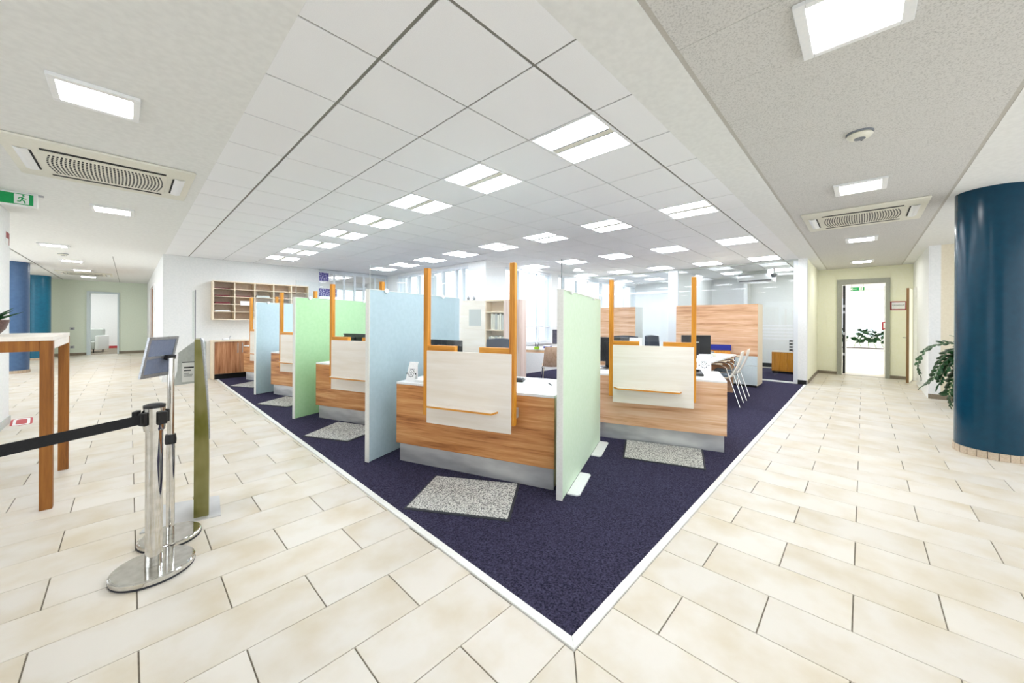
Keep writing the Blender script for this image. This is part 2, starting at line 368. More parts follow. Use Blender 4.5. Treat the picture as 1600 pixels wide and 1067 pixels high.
# ================================================================== CEILING
ceil = structure_empty('ceiling')
MB().box(-4, 5.95, -4, 11.25, HC+0.006, HC+0.10).box(5.95, 13.65, -4, 6.65, HC+0.006, HC+0.10).box(-4, 0.66, 11.25, 21.4, HC+0.006, HC+0.10).obj('rail_grid', 'groove', ceil)
GX = [0.53] + [0.92+0.607*i for i in range(21)]; GY = [1.045] + [1.322+0.581*j for j in range(18)]
lampcells = {(i+1, j+1) for i in (2, 6, 10, 14, 18) for j in range(0, 16, 2)}
pc = {}
nwin = lambda x, y: x > 5.75 and y > 6.45
for i in range(len(GX)-1):
    for j in range(len(GY)-1):
        x0, x1, y0, y1 = GX[i], GX[i+1], GY[j], GY[j+1]
        if nwin((x0+x1)/2, (y0+y1)/2) or (i+1 > 0 and (i, j) in lampcells and not nwin(x0, y0)): continue
        gx0 = 0.010 if i == 1 else 0.006; gx1 = 0.010 if i == 0 else 0.006
        gy0 = 0.010 if j == 1 else 0.006; gy1 = 0.010 if j == 0 else 0.006
        if i == 0: gx0 = 0.0
        if j == 0: gy0 = 0.0
        if x1 > 13.5: continue
        if y1 > 11.1: y1 = 11.1
        if i == 0 and j == 0: gx1 = gy1 = 0
        cx, cy = (x0+x1)/2, (y0+y1)/2
        key = (round(x1-x0, 3), round(y1-y0, 3), gx0, gx1, gy0, gy1)
        if key not in pc:
            pc[key] = B(x0+gx0-cx, x1-gx1-cx, y0+gy0-cy, y1-gy1-cy, 0, 0.008).mesh('ceiling_panel', 'panel', 0.001, 1)
        o = bpy.data.objects.new('ceiling_panel', pc[key]); COL.objects.link(o); o.parent = ceil; o.location = (cx, cy, HC)
# corridor of long mineral fibre panels on the right
k0 = 0.515
x = k0
hall_lamps_R = [2.235, 5.17, 8.48, 11.62]
while x < 12.95:
    x1 = min(x+0.4785, 12.95)
    B(x+0.0009, x1-0.0009, -0.665, 0.70, HC, HC+0.008).obj('fibre_panel', 'fibre', ceil, 0.0006, 1)
    x = x1
M['gap'] = noise_mat('light_grey_shadow_gap', (186, 182, 174), (194, 190, 182), nscale=9, rough=0.7)
MB().box(0.515, 12.95, 0.7005, 0.7245, HC+0.002, HC+0.0055).box(0.515, 12.95, -0.6895, -0.6655, HC+0.002, HC+0.0055).obj('gap_profile', 'gap', ceil)
# plain plaster strips
B(0.53, 13.5, 0.725, 1.045, HC, HC+0.014).obj('plaster_strip', 'plaster', ceil)
B(0.515, 13.0, -4, -0.69, HC, HC+0.014).obj('plaster_field', 'plaster', ceil)
B(-1.66, 0.53, 1.045, 12.4, HC, HC+0.014).obj('plaster_field', 'plaster', ceil)
B(-1.66, 0.512, -4, 1.045, HC, HC+0.014).obj('plaster_field', 'plaster', ceil)
B(-1.66, -0.27, 12.4, 21.3, HC, HC+0.014).obj('plaster_field', 'plaster', ceil)
B(-0.258, 0.53, 12.4, 21.3, HC, HC+0.014).obj('plaster_field', 'plaster', ceil)
B(-4, -1.69, -4, 21.3, HC, HC+0.014).obj('plaster_field', 'plaster', ceil)

# ================================================================== WALLS
def wall(name, mat, *bx):
    m = MB()
    for b in bx: m.box(*b)
    return structure(m.obj(name, mat))
wall('wall_left', 'wall', (-1.3, -1.1, 5.2, 8.28, 0, HC))
wall('wall_added_behind_left', 'wall', (-4.1, -4, -4, 0, 0, HC), (-4.1, -4, 4, 8.28, 0, HC), (-4.1, -4, 0, 4, 0, 0.4), (-4.1, -4, 0, 4, 2.5, HC))  # unseen wall added to cut the fill, its opening lets some back in
wall('wall_added_behind', 'wall', (-4, 10.1, -4.12, -4, 0, 0.1), (-4, 10.1, -4.12, -4, 2.6, HC), (-4, -2.5, -4.12, -4, 0.1, 2.6), (9.0, 10.1, -4.12, -4, 0.1, 2.6))  # unseen wall added for contrast in the chrome, opening sized for fill light
wall('wall_far_left', 'greenwall', (-4, -1.02, 21.25, 21.4, 0, HC), (-0.30, 0.66, 21.25, 21.4, 0, HC), (-1.02, -0.30, 21.25, 21.4, 2.33, HC))
wall('wall_outer_left', 'greenwall', (-4, -3.85, 8.28, 21.25, 0, 0.25), (-4, -3.85, 8.28, 21.25, 2.65, HC), (-4, -3.85, 17.5, 21.25, 0.25, 2.65))
wall('wall_hall', 'wall', (0.5, 0.66, 11.25, 14.9, 0, HC), (0.5, 0.66, 17.3, 21.25, 0, HC), (0.5, 0.66, 14.9, 17.3, 2.42, HC))
wall('wall_rear', 'wall', (0.5, 3.64, 11.1, 11.25, 0, HC))
wall('wall_pillar', 'wall', (5.7, 6.35, 6.4, 7.05, 0, HC))
wall('wall_courtyard_left', 'wall', (5.7, 5.95, 7.05, 11.25, 0, 0.88), (5.7, 5.95, 7.05, 11.25, 2.74, HC), (5.7, 5.95, 10.5, 11.25, 0.88, 2.74))
wall('wall_courtyard_right', 'wall', (6.35, 13.5, 6.4, 6.65, 0, 0.78), (6.35, 13.5, 6.4, 6.65, 2.72, HC))
wall('wall_office_end', 'wall', (13.5, 13.65, 0.9, 6.65, 0, HC))
wall('wall_office_divider', 'wall', (10.4, 13.5, 3.72, 3.84, 0, HC))
wall('wall_corridor_left', 'yellow', (10.42, 12.95, 0.905, 1.04, 0, HC))
wall('wall_corridor_end', 'wall', (10.25, 10.42, 0.905, 1.06, 0, HC))
wall('wall_entrance', 'yellow', (12.95, 13.1, 0.51, 1.04, 0, HC), (12.95, 13.1, -1.0, -0.48, 0, HC), (12.95, 13.1, -0.48, 0.51, 2.5, HC))
wall('wall_corridor_right', 'wall', (10.1, 12.1, -1.02, -0.87, 0, HC), (12.9, 12.95, -1.02, -0.87, 0, HC), (12.1, 12.9, -1.02, -0.87, 2.2, HC))
wall('wall_right', 'cream', (10.1, 10.25, -6, -1.02, 0, HC))
structure(B(10.08, 10.1, -6, -0.87, 0, 0.085).obj('baseboard_right', 'base_brown'))
structure(B(12.93, 12.95, 0.51, 0.905, 0, 0.075).obj('baseboard_entrance_left', 'base_brown'))
structure(B(12.93, 12.95, -0.86, -0.48, 0, 0.075).obj('baseboard_entrance_right', 'base_brown'))
structure(B(10.42, 12.93, 0.892, 0.905, 0, 0.075).obj('baseboard_corridor', 'base_brown'))
structure(B(10.235, 10.25, 0.905, 1.06, 0, 0.10).obj('baseboard_corner', 'blackmat'))
structure(B(-4, -1.02, 21.235, 21.25, 0, 0.10).obj('baseboard_far_left', 'base_brown'))
structure(B(-0.30, 0.5, 21.235, 21.25, 0, 0.10).obj('baseboard_far_right', 'base_brown'))
structure(B(-1.1, -1.085, 5.2, 8.28, 0, 0.09).obj('baseboard_left', 'greyplastic'))
structure(B(0.49, 0.5, 11.1, 14.9, 0, 0.07).obj('baseboard_hall', 'trimwhite'))
structure(B(13.48, 13.5, 1.04, 3.72, 0, 0.12).obj('baseboard_office', 'blackmat'))

# doorway at the far end of the left hall, with the room behind it
d1 = structure_empty('door_1')
MB().box(-1.10, -1.0, 21.15, 21.25, 0, 2.40).box(-0.32, -0.27, 21.2, 21.25, 0, 2.40).box(-1.0, -0.32, 21.2, 21.25, 2.33, 2.40).obj('door_frame', 'drawer', d1)
wall('wall_back_room', 'wall', (-3, 1.2, 25.5, 25.6, 0, HC), (-3.1, -3, 21.4, 25.6, 0, 0.8), (1.2, 1.3, 21.4, 25.6, 0, HC))
structure(B(-3, 1.2, 21.3, 25.5, -0.05, 0.0).obj('floor_back_room', 'base_brown'))
structure(B(-3, 1.2, 21.4, 25.5, HC, HC+0.1).obj('ceiling_back_room', 'plaster'))
structure(B(-3, 1.2, 25.47, 25.5, 0, 0.1).obj('baseboard_back_room', 'red'))
# brown door in the right wall of the left hall
d4 = structure_empty('door_4')
B(0.52, 0.58, 14.95, 17.25, 0.01, 2.36).obj('door_leaf', 'oak_dark', d4)
MB().box(0.47, 0.5, 14.85, 14.95, 0, 2.42).box(0.47, 0.5, 17.25, 17.35, 0, 2.42).box(0.47, 0.5, 14.95, 17.25, 2.36, 2.42).obj('door_frame', 'white', d4)
# double entrance door frame at the end of the right hall
d2 = structure_empty('door_2')
MB().box(12.90, 13.12, 0.41, 0.51, 0, 2.5).box(12.90, 13.12, -0.48, -0.40, 0, 2.5).box(12.90, 13.12, -0.40, 0.41, 2.38, 2.5).obj('door_frame', 'greyframe', d2)
lf = B(13.13, 13.95, 0.345, 0.40, 0.02, 2.36).obj('door_leaf', 'white', d2)
B(13.12, 13.13, 0.35, 0.40, 0.02, 2.36).obj('door_seal', 'black', d2)
for z in (0.5, 1.05, 1.62, 1.78): B(13.108, 13.121, 0.355, 0.395, z, z+0.07).obj('hinge', 'alu', d2)
MB().tube([(13.75, 0.345, 1.03), (13.75, 0.29, 1.03), (13.62, 0.285, 1.03)], 0.011, 8).obj('door_handle', 'chrome', d2)
# door standing ajar in the right wall
d3 = structure_empty('door_3'); d3.location = (12.88, -0.86, 0); d3.rotation_euler = (0, 0, math.radians(-8))
B(-0.76, 0.0, -0.0, 0.045, 0.02, 2.17).obj('door_leaf', 'yellow', d3)
B(-0.775, -0.76, 0.0, 0.045, 0.02, 2.17).obj('door_edge', 'edgewood', d3, label='brown wooden door edge')
MB().tube([(-0.70, 0.045, 1.04), (-0.70, 0.10, 1.04), (-0.58, 0.105, 1.04)], 0.011, 8).obj('door_handle', 'chrome', d3)
MB().box(-0.735, -0.68, 0.045, 0.051, 0.96, 1.0).obj('lock_plate', 'chrome', d3)

# hall behind the entrance
structure(B(13.05, 24, -5, 6, -0.05, 0.0).obj('floor_hall', 'tile'))
structure(B(13.1, 24, -5, 6, HC, HC+0.1).obj('ceiling_hall', 'plaster'))
wall('wall_hall_back', 'wall', (22.0, 22.2, -5, 6, 0, 0.75), (22.0, 22.2, -5, 6, 2.45, HC))
wall('wall_hall_side', 'wall', (13.1, 22, 2.6, 2.7, 0, HC), (13.1, 22, -2.7, -2.6, 0, HC))
wh = structure_empty('window_9')
for yy in (-2.0, -1.2, -0.4, 0.4, 1.2, 2.0): B(22.0, 22.1, yy-0.04, yy+0.04, 0.75, 2.45).obj('mullion', 'winframe', wh)
B(22.05, 22.06, -2.6, 2.6, 0.75, 2.45).obj('pane', 'winglass', wh)

# ---------------- courtyard windows
def window(n, axis, c, a0, a1, z0, z1, posts, depth=0.10, sign=1):
    e = structure_empty('window_%d' % n)
    def bx(p, q, za, zb, d0, d1):
        return B(c+d0, c+d1, p, q, za, zb) if axis == 'x' else B(p, q, c+d0, c+d1, za, zb)
    bx(a0, a1, z0, z0+0.06, 0.04, 0.04+depth).obj('bottom_rail', 'winframe', e)
    bx(a0, a1, z1-0.06, z1, 0.04, 0.04+depth).obj('top_rail', 'winframe', e)
    ed = [a0] + list(posts) + [a1]
    for k, p in enumerate(ed):
        hw = 0.03 if 0 < k < len(ed)-1 else 0.02
        lo = max(p-hw, a0); hi = min(p+hw, a1)
        bx(lo, hi, z0+0.06, z1-0.06, 0.04, 0.04+depth).obj('mullion', 'winframe', e)
    for p, q in zip(ed, ed[1:]):
        bx(p+0.03, q-0.03, z0+0.06, z1-0.06, 0.085, 0.093).obj('pane', 'winglass', e)
        bx(p+0.03, q-0.03, z0+0.42, z0+0.46, 0.06, 0.12).obj('transom', 'winframe', e)
    bx(a0, a1, z0-0.03, z0, -0.06, 0.04).obj('window_sill', 'white', e)
    return e
window(1, 'x', 5.7, 8.95, 10.5, 0.88, 2.74, (9.4, 9.95))
window(2, 'x', 5.7, 7.05, 8.75, 0.88, 2.74, (7.35, 7.62, 8.2))
wall('wall_window_pier', 'wall', (5.7, 5.95, 8.75, 8.95, 0.88, 2.74))
window(3, 'y', 6.4, 6.35, 8.2, 0.78, 2.72, (6.93, 7.68))
wall('wall_window_pillar', 'wall', (8.2, 8.5, 6.4, 6.65, 0.78, 2.72))
window(4, 'y', 6.4, 8.5, 10.25, 0.78, 2.72, (8.85, 9.55))
window(5, 'y', 6.4, 10.25, 13.5, 0.78, 2.72, (11.0, 11.9, 12.7))

# ---------------- glazed rear wall with printed sheets
g = structure_empty('window_6')
B(3.64, 5.7, 11.14, 11.20, 0, 0.08).obj('bottom_rail', 'winframe', g); B(3.64, 5.7, 11.14, 11.20, 2.70, HC).obj('top_rail', 'winframe', g)
for xx in (3.67, 4.08, 4.36, 4.67, 4.95, 5.3, 5.67): B(xx-0.025, xx+0.025, 11.14, 11.20, 0.08, 2.70).obj('mullion', 'winframe', g)
B(3.7, 5.65, 11.165, 11.175, 0.08, 2.70).obj('pane', 'glass', g)
B(4.7, 5.65, 11.15, 11.19, 2.30, 2.35).obj('transom', 'winframe', g)
wall('wall_room_behind', 'wall', (0.66, 6.5, 14.2, 14.35, 0, 0.9), (0.66, 6.5, 14.2, 14.35, 2.5, HC), (6.4, 6.5, 11.25, 14.2, 0, HC))
structure(B(0.66, 6.5, 11.25, 14.2, HC, HC+0.1).obj('ceiling_room_behind', 'plaster'))
structure(B(0.66, 6.5, 11.25, 14.2, -0.05, 0).obj('floor_room_behind', 'carpet'))
p = thing('poster', 'upper purple printed sheet on the glazed rear wall beside the pigeonholes', 'poster', (3.79, 11.135, 2.6))
B(-0.15, 0.15, -0.002, 0.002, -0.14, 0.14).obj('sheet', 'paper', p); B(-0.13, 0.13, -0.003, -0.002, -0.12, 0.12).obj('print', 'purple', p)
p = thing('poster', 'lower wide purple printed sheet on the glazed rear wall above the green partition', 'poster', (3.9, 11.135, 2.16))
B(-0.26, 0.26, -0.002, 0.002, -0.13, 0.13).obj('sheet', 'paper', p); B(-0.24, 0.24, -0.003, -0.002, -0.11, 0.11).obj('print', 'purple', p)

# ---------------- glass wall of the side office
g = structure_empty('window_7')
B(10.25, 10.35, 1.06, 6.4, HC-0.035, HC-0.002).obj('top_rail', 'greyplastic', g)
B(10.25, 10.35, 1.06, 6.4, 0.006, 0.03).obj('bottom_rail', 'trimwhite', g)
B(10.25, 10.35, 1.06, 1.14, 0.03, HC-0.035).obj('frame_post', 'winframe', g)
B(10.25, 10.35, 3.68, 3.92, 0.03, HC-0.035).obj('frame_post', 'winframe', g)
B(10.295, 10.305, 1.14, 3.68, 0.03, HC-0.035).obj('pane', 'glass', g)
B(10.295, 10.305, 3.92, 6.4, 0.03, HC-0.035).obj('pane', 'glass', g)
B(10.27, 10.33, 3.92, 6.4, 2.18, 2.23).obj('transom', 'winframe', g)
for k in range(5): B(10.288, 10.2945, 1.14, 2.3, 0.98+0.075*k, 1.015+0.075*k).obj('film_stripe', 'film', g)

# ================================================================== LIGHTS
ordn = ['nearest', 'second', 'third', 'fourth', 'fifth', 'sixth', 'seventh', 'eighth', 'ninth']
def office_light(i, j, lab):
    x0, x1, y0, y1 = GX[i+1]+0.004, GX[i+2]-0.004, GY[j+1]+0.004, GY[j+2]-0.004
    cx, cy = (x0+x1)/2, (y0+y1)/2; hx, hy = (x1-x0)/2, (y1-y0)/2
    t = thing('ceiling_light', lab, 'light', (cx, cy, HC), 0, 'square twin-panel office lights')
    MB().box(-hx, hx, -hy, -hy+0.02, -0.003, 0.012).box(-hx, hx, hy-0.02, hy, -0.003, 0.012).box(-hx, -hx+0.02, -hy+0.02, hy-0.02, -0.003, 0.012).box(hx-0.02, hx, -hy+0.02, hy-0.02, -0.003, 0.012).obj('frame', 'white', t)
    for s in (-1, 1):
        a, b = (0.045, hx-0.021) if s > 0 else (-hx+0.021, -0.045)
        B(a, b, -hy+0.021, hy-0.021, 0.002, 0.011).obj('diffuser', 'lamp_office', t)
    m = B(-0.042, 0.042, -hy+0.021, hy-0.021, 0.002, 0.011).obj('divider', 'offwhite', t)
    MB().box(-0.037, -0.029, -hy+0.03, hy-0.03, 0.0, 0.002).box(0.029, 0.037, -hy+0.03, hy-0.03, 0.0, 0.002).obj('divider_slot', 'greyink', m)
rows = {2: 'row above the left counters', 6: 'middle row', 10: 'row on the right by the glass office', 14: 'row inside the glass office', 18: 'row at the end of the glass office'}
for i in (2, 6, 10, 14, 18):
    n = 0
    for j in range(0, 16, 2):
        if nwin(GX[i+1], GY[j+1]) or GX[i+2] > 13.5: continue
        office_light(i, j, 'square twin-panel ceiling light, %s in the %s' % (ordn[n], rows[i])); n += 1
def hall_light(x, y, lab, hx=0.19, hy=0.19):
    t = thing('hall_light', lab, 'light', (x, y, HC), 0, 'white framed hall ceiling lights')
    MB().box(-hx, hx, -hy, -hy+0.045, -0.022, 0.0).box(-hx, hx, hy-0.045, hy, -0.022, 0.0).box(-hx, -hx+0.035, -hy+0.045, hy-0.045, -0.022, 0.0).box(hx-0.035, hx, -hy+0.045, hy-0.045, -0.022, 0.0).obj('frame', 'white', t, 0.003, 1)
    B(-hx+0.036, hx-0.036, -hy+0.046, hy-0.046, -0.018, -0.001).obj('diffuser', 'lamp_hall', t)
for k, x in enumerate(hall_lamps_R):
    hall_light(x, 0.03 if k else 0.035, 'white framed ceiling light in the right hall, %s from the viewer' % ordn[k], 0.22 if k == 0 else 0.2, 0.2)
for k, (x, y) in enumerate([(-0.145, 3.545), (-0.15, 7.06), (-1.0, 11.3), (-0.97, 14.1), (-0.95, 16.6), (-0.95, 19.0)]):
    hall_light(x, y, 'white framed ceiling light in the left hall, %s from the viewer' % ordn[k])
for k, (x, y) in enumerate([(15.0, -1.2), (15.0, 1.3), (18.0, -1.2), (18.0, 1.3), (20.6, -1.2), (20.6, 1.3)]):  # lamps added to brighten the hall past the entrance
    hall_light(x, y, 'added fill light on the ceiling of the bright hall beyond the entrance, %s on the %s side' % (ordn[k//2], 'left' if k % 2 else 'right'), 0.35, 0.35)
for k, (x, y) in enumerate([(-2.8, 10.5), (-2.8, 14.0), (-2.8, 17.5)]):  # lamps added because the far left area came out too dark
    hall_light(x, y, 'added fill light on the ceiling beyond the white wall at the left, %s from the viewer' % ordn[k], 0.25, 0.25)
hall_light(-0.8, 23.4, 'added fill light on the ceiling of the room beyond the far left doorway', 0.3, 0.3)  # lamp added to light up the room past the doorway
for k, (x, y) in enumerate([(2.2, 12.8), (4.8, 12.8)]): hall_light(x, y, 'added fill light on the ceiling of the room behind the glazed rear wall, %s' % ('left', 'right')[k], 0.3, 0.3)  # lamps added to brighten the room behind the glazing
def cassette(x, y, rz, lab):
    t = thing('air_conditioner', lab, 'air conditioner', (x, y, HC), rz)
    h = 0.575
    MB().prism([(-h, -h), (h, -h), (h, h), (-h, h)], -0.025, 0.0).obj('cover', 'offwhite', t, 0.012, 2)
    B(-0.375, 0.375, -0.385, -0.335, -0.027, -0.024).obj('air_slot', 'blackmat', t)
    B(-0.375, 0.375, 0.40, 0.44, -0.027, -0.024).obj('air_slot', 'blackmat', t)
    gr = MB().prism([(-0.39, -0.31), (0.39, -0.31), (0.39, 0.36), (-0.39, 0.36)], -0.034, -0.024).obj('intake_panel', 'offwhite', t, 0.006, 2)
    sl = MB()
    for k in range(30):
        u = -0.33+0.66*k/29
        for q in range(10):
            y0 = -0.27+0.058*q; y1 = y0+0.044
            bow = lambda yy: u*(1+0.10*math.cos((yy-0.02)/0.3*PI/2))
            a, b = bow(y0), bow(y1)
            sl.add([(a-0.006, y0, -0.0345), (a+0.006, y0, -0.0345), (b+0.006, y1, -0.0345), (b-0.006, y1, -0.0345),
                    (a-0.006, y0, -0.0335), (a+0.006, y0, -0.0335), (b+0.006, y1, -0.0335), (b-0.006, y1, -0.0335)],
                   [(0, 3, 2, 1), (4, 5, 6, 7), (0, 1, 5, 4), (1, 2, 6, 5), (2, 3, 7, 6), (3, 0, 4, 7)])
    o = sl.obj('intake_slots', 'blackmat', gr); o['kind'] = 'stuff'
    for s in (-1, 1):
        fl = MB().grid(lambda u, v: (s*(0.44+0.075*u), -0.30+0.62*v, -0.026-0.022*math.sin(u*PI)*(0.4+0.6*math.sin(v*PI))), 6, 10, 0.004).obj('louvre', 'white', t)
        MB().grid(lambda u, v: (s*(0.425+0.014*u), -0.28+0.58*v, -0.0265), 1, 6, 0.002).obj('air_slot', 'blackmat', t)
cassette(6.635, 0.03, -PI/2, 'ivory ceiling air conditioner cassette in the right hall')
cassette(-0.135, 5.24, 0, 'ivory ceiling air conditioner cassette in the left hall near the first lamp')
cassette(-0.95, 17.8, 0, 'far ceiling air conditioner cassette near the end wall of the left hall')
def detector(x, y, lab):
    t = thing('smoke_detector', lab, 'smoke detector', (x, y, HC))
    MB().lathe([(0.0, 0.0), (0.078, 0.0), (0.078, -0.012), (0.0, -0.012)], 28).obj('mount', 'greyink', t)
    MB().lathe([(0.0, -0.012), (0.07, -0.012), (0.075, -0.02), (0.062, -0.036), (0.03, -0.044), (0.0, -0.044)], 28).obj('body', 'offwhite', t)
    MB().lathe([(0.03, -0.0435), (0.033, -0.0435), (0.033, -0.0462), (0.03, -0.0462)], 24).obj('ring', 'greyink', t)
    MB().lathe([(0.0, -0.038), (0.006, -0.038), (0.006, -0.043), (0.0, -0.043)], 10, (0.05, -0.01)).obj('led', 'ink', t)
detector(3.715, 0.025, 'round white smoke detector on the fibre ceiling of the right hall')
detector(-1.0, 12.7, 'round smoke detector on the ceiling of the left hall between the far lamps')

# ================================================================== COUNTERS
A20 = math.radians(20)
def uvw(u, v): return (u*math.cos(A20)-v*math.sin(A20), u*math.sin(A20)+v*math.cos(A20))
U0, V0 = 2.83, 0.892
SHIFT = [(0, 0), (0.775, 2.125), (1.57, 4.33), (2.37, 6.53), (1.565, -1.392)]
PART = [(0, 0, 1.635, 'p_mint', 1.53), (-0.032, 1.932, 1.69, 'p_blue', 1.62), (0.726, 4.06, 1.70, 'p_green', 1.62), (1.54, 6.262, 1.70, 'p_blue', 1.62)]
nm = ['in the foreground beside the blue partition', 'between the blue and green partitions', 'behind the green partition', 'at the far left end by the wall cabinet', 'on the right behind the pale mint partition']
def desk(k):
    x, y = uvw(U0+SHIFT[k][0], V0+SHIFT[k][1])
    t = thing('service_counter', 'wood fronted service counter with white top %s' % nm[k], 'counter', (x, y, 0.006), A20, 'service counters')
    if k == 4: t.scale = (1, 1, 0.975)
    fw = 'wood_pale' if k == 4 else 'wood_h'
    B(0, 0.022, 0, 1.615, 0.19, 0.762).obj('front_panel', fw, t, 0.002, 1)
    B(0, 0.80, 0, 1.615, 0.763, 0.785).obj('worktop', 'white', t, 0.002, 1)
    B(0.05, 0.07, 0.02, 1.61, 0.0, 0.19).obj('plinth', 'steel', t)
    for yy in (0.03, 1.565): B(0.071, 0.74, yy, yy+0.022, 0.0, 0.762).obj('side_panel', 'birch_edge', t)
    return t
def screen(k):
    x, y = uvw(U0+SHIFT[k][0], V0+SHIFT[k][1])
    t = thing('counter_screen', 'cream hatch board between oak posts, counter %s' % nm[k], 'screen', (x, y, 0.006), A20, 'hatch screens on the counters')
    B(-0.14, -0.126, 0.32, 1.15, 0.472, 1.118).obj('board', 'birch', t, 0.004, 2)
    B(-0.1255, -0.078, 1.150, 1.197, 0.535, 1.858).obj('post', 'oak', t, 0.002, 1)
    B(-0.1255, -0.078, 0.298, 0.345, 0.535, 1.858).obj('post', 'oak', t, 0.002, 1)
    B(-0.1255, -0.072, 0.868, 1.150, 1.108, 1.163).obj('crossbar', 'oak_y', t, 0.002, 1)
    B(-0.1255, -0.072, 0.345, 0.622, 1.108, 1.163).obj('crossbar', 'oak_y', t, 0.002, 1)
    MB().prism([(-0.141, 0.435), (-0.141, 1.14), (-0.225, 1.085), (-0.225, 0.455)], 0.630, 0.6445).obj('shelf', 'oak_y', t)
    MB().prism([(-0.141, 0.437), (-0.141, 1.138), (-0.223, 1.084), (-0.223, 0.457)], 0.6446, 0.6475).obj('shelf_top', 'birch', t)
    B(-0.104, -0.098, 0.346, 1.149, 1.165, 1.83).obj('glass_pane', 'glass', t)
    for yy in (0.31, 1.162): B(-0.0775, -0.002, yy, yy+0.022, 0.58, 0.66).obj('bracket', 'steel', t)
    return t
def partition(n):
    du, dv, hh, mat, L = PART[n]
    x, y = uvw(2.725+du, 0.84+dv)
    lab = ['pale mint green partition with white edges, right of the foreground counter', 'light blue partition left of the foreground counter', 'bright green partition left of the second counter', 'light blue partition farthest left, next to the wall cabinet'][n]
    t = thing('partition', lab, 'partition', (x, y, 0.006), A20, 'coloured partitions between counters')
    B(0.006, L-0.006, -0.046, -0.004, 0.008, hh-0.006).obj('panel', mat, t)
    B(0, 0.0055, -0.05, 0.0, 0.004, hh).obj('edge_trim', 'trimwhite', t)
    B(L-0.0055, L, -0.05, 0.0, 0.004, hh).obj('edge_trim', 'trimwhite', t)
    B(0.006, L-0.006, -0.05, 0.0, hh-0.0055, hh).obj('edge_trim', 'trimwhite', t)
    B(0.03, L-0.05, -0.029, -0.023, hh+0.001, hh+0.235).obj('acrylic_pane', 'acrylic', t)
    B(0.027, 0.0299, -0.029, -0.023, hh+0.001, hh+0.235).obj('pane_edge', 'edgeglass' if n == 0 else 'greyplastic', t)
    for xx in (0.22, L-0.4):
        MB().lathe([(0.0, -0.008), (0.024, -0.008), (0.024, 0.008), (0.0, 0.008)], 16).obj('clip', 'white', t, loc=(xx, -0.056, hh-0.005), rot=(PI/2, 0, 0))
    if n == 0:
        for a, b in ((0.13, 0.575), (1.045, 1.52)):
            MB().prism([(a, -0.05), (a, -0.13), (a+0.02, -0.15), (b-0.02, -0.15), (b, -0.13), (b, -0.05)], 0.0, 0.01).obj('foot', 'white', t)
    return t
for k in range(5):
    desk(k); screen(k)
for n in range(4): partition(n)

# ---------------- mats in front of the counters
def floor_mat(pts, lab):
    cx = sum(p[0] for p in pts)/4; cy = sum(p[1] for p in pts)/4
    t = thing('door_mat', lab, 'mat', (cx, cy, 0.0062), 0, 'grey looped mats before the counters')
    q = [(p[0]-cx, p[1]-cy) for p in pts]
    MB().prism(q, 0, 0.006).obj('rubber_border', 'rubber', t, 0.002, 1)
    iq = inset(q, 0.018)
    MB().prism(iq, 0.0062, 0.013).obj('pile', 'mat', t, 0.003, 1)
def mat_uv(pts, lab): floor_mat([uvw(*p) for p in pts], lab)
mat_uv([(2.71, 1.956), (2.868, 1.205), (2.303, 1.044), (2.141, 1.828)], 'grey looped mat on the carpet before the foreground counter')
mat_uv([(4.43, 0.53), (4.435, -0.28), (3.84, -0.27), (3.83, 0.485)], 'grey looped mat on the carpet before the right counter')
mat_uv([(3.598, 4.19), (3.645, 3.43), (3.05, 3.40), (2.976, 4.05)], 'grey looped mat in front of the counter between blue and green partitions')
mat_uv([(4.39, 6.40), (4.44, 5.63), (3.85, 5.60), (3.78, 6.25)], 'grey looped mat behind the green partition')
mat_uv([(5.19, 8.60), (5.24, 7.83), (4.65, 7.80), (4.58, 8.45)], 'grey looped mat farthest left, beyond the blue partition')

# ================================================================== STAFF THINGS
def at(k, u, v): return uvw(U0+SHIFT[k][0]+u, V0+SHIFT[k][1]+v)
ZT = 0.792
def monitor(x, y, z, rz, lab, w=0.44, h=0.28, lift=0.12, screen_front=True, tilt=0.0):
    """local -y is the back of the screen"""
    t = thing('monitor', lab, 'monitor', (x, y, z), rz, 'black desk monitors')
    MB().prism([(-w/2, 0), (w/2, 0), (w/2, h), (-w/2, h)], -0.018, 0.018, lambda a, b, c: (a, c, lift+b)).obj('housing', 'black', t, 0.008, 2)
    B(-w/2+0.015, w/2-0.015, 0.0182, 0.0192, lift+0.02, lift+h-0.015).obj('screen', 'screen', t)
    B(-0.05, 0.05, -0.05, -0.0185, lift+0.05, lift+h-0.05).obj('back_bulge', 'black', t, 0.01, 2)
    B(-0.03, 0.03, -0.05, -0.022, 0.012, lift+0.06).obj('stand', 'black', t, 0.004, 1)
    MB().lathe([(0, 0), (0.11, 0), (0.11, 0.006), (0.09, 0.012), (0, 0.012)], 24).obj('stand_base', 'black', t, loc=(0, -0.01, 0))
    return t
RZM = A20-PI/2              # local +y (screen side) -> +u
for k, lab in ((0, 'black monitor seen over the hatch board of the foreground counter'), (1, 'black monitor seen over the hatch of the counter between blue and green partitions'), (4, 'black monitor behind the hatch of the right counter')):
    x, y = at(k, 0.50, 1.42 if k < 4 else 1.30)
    m = monitor(x, y, ZT, RZM-0.12, lab, w=0.52, h=0.32, lift=0.07)
    B(-0.255, -0.232, -0.0195, -0.0182, 0.345, 0.372).obj('sticker', 'paper', m)
def keyboard(x, y, z, rz, lab):
    t = thing('keyboard', lab, 'keyboard', (x, y, z), rz)
    B(-0.22, 0.22, -0.075, 0.075, 0, 0.018).obj('body', 'black', t, 0.004, 1)
    m = MB()
    for r in range(5):
        for c in range(15): m.box(-0.205+0.0275*c, -0.205+0.0275*c+0.022, -0.065+0.026*r, -0.065+0.026*r+0.021, 0.018, 0.023)
    o = m.obj('keys', 'rubber', t); o['kind'] = 'stuff'
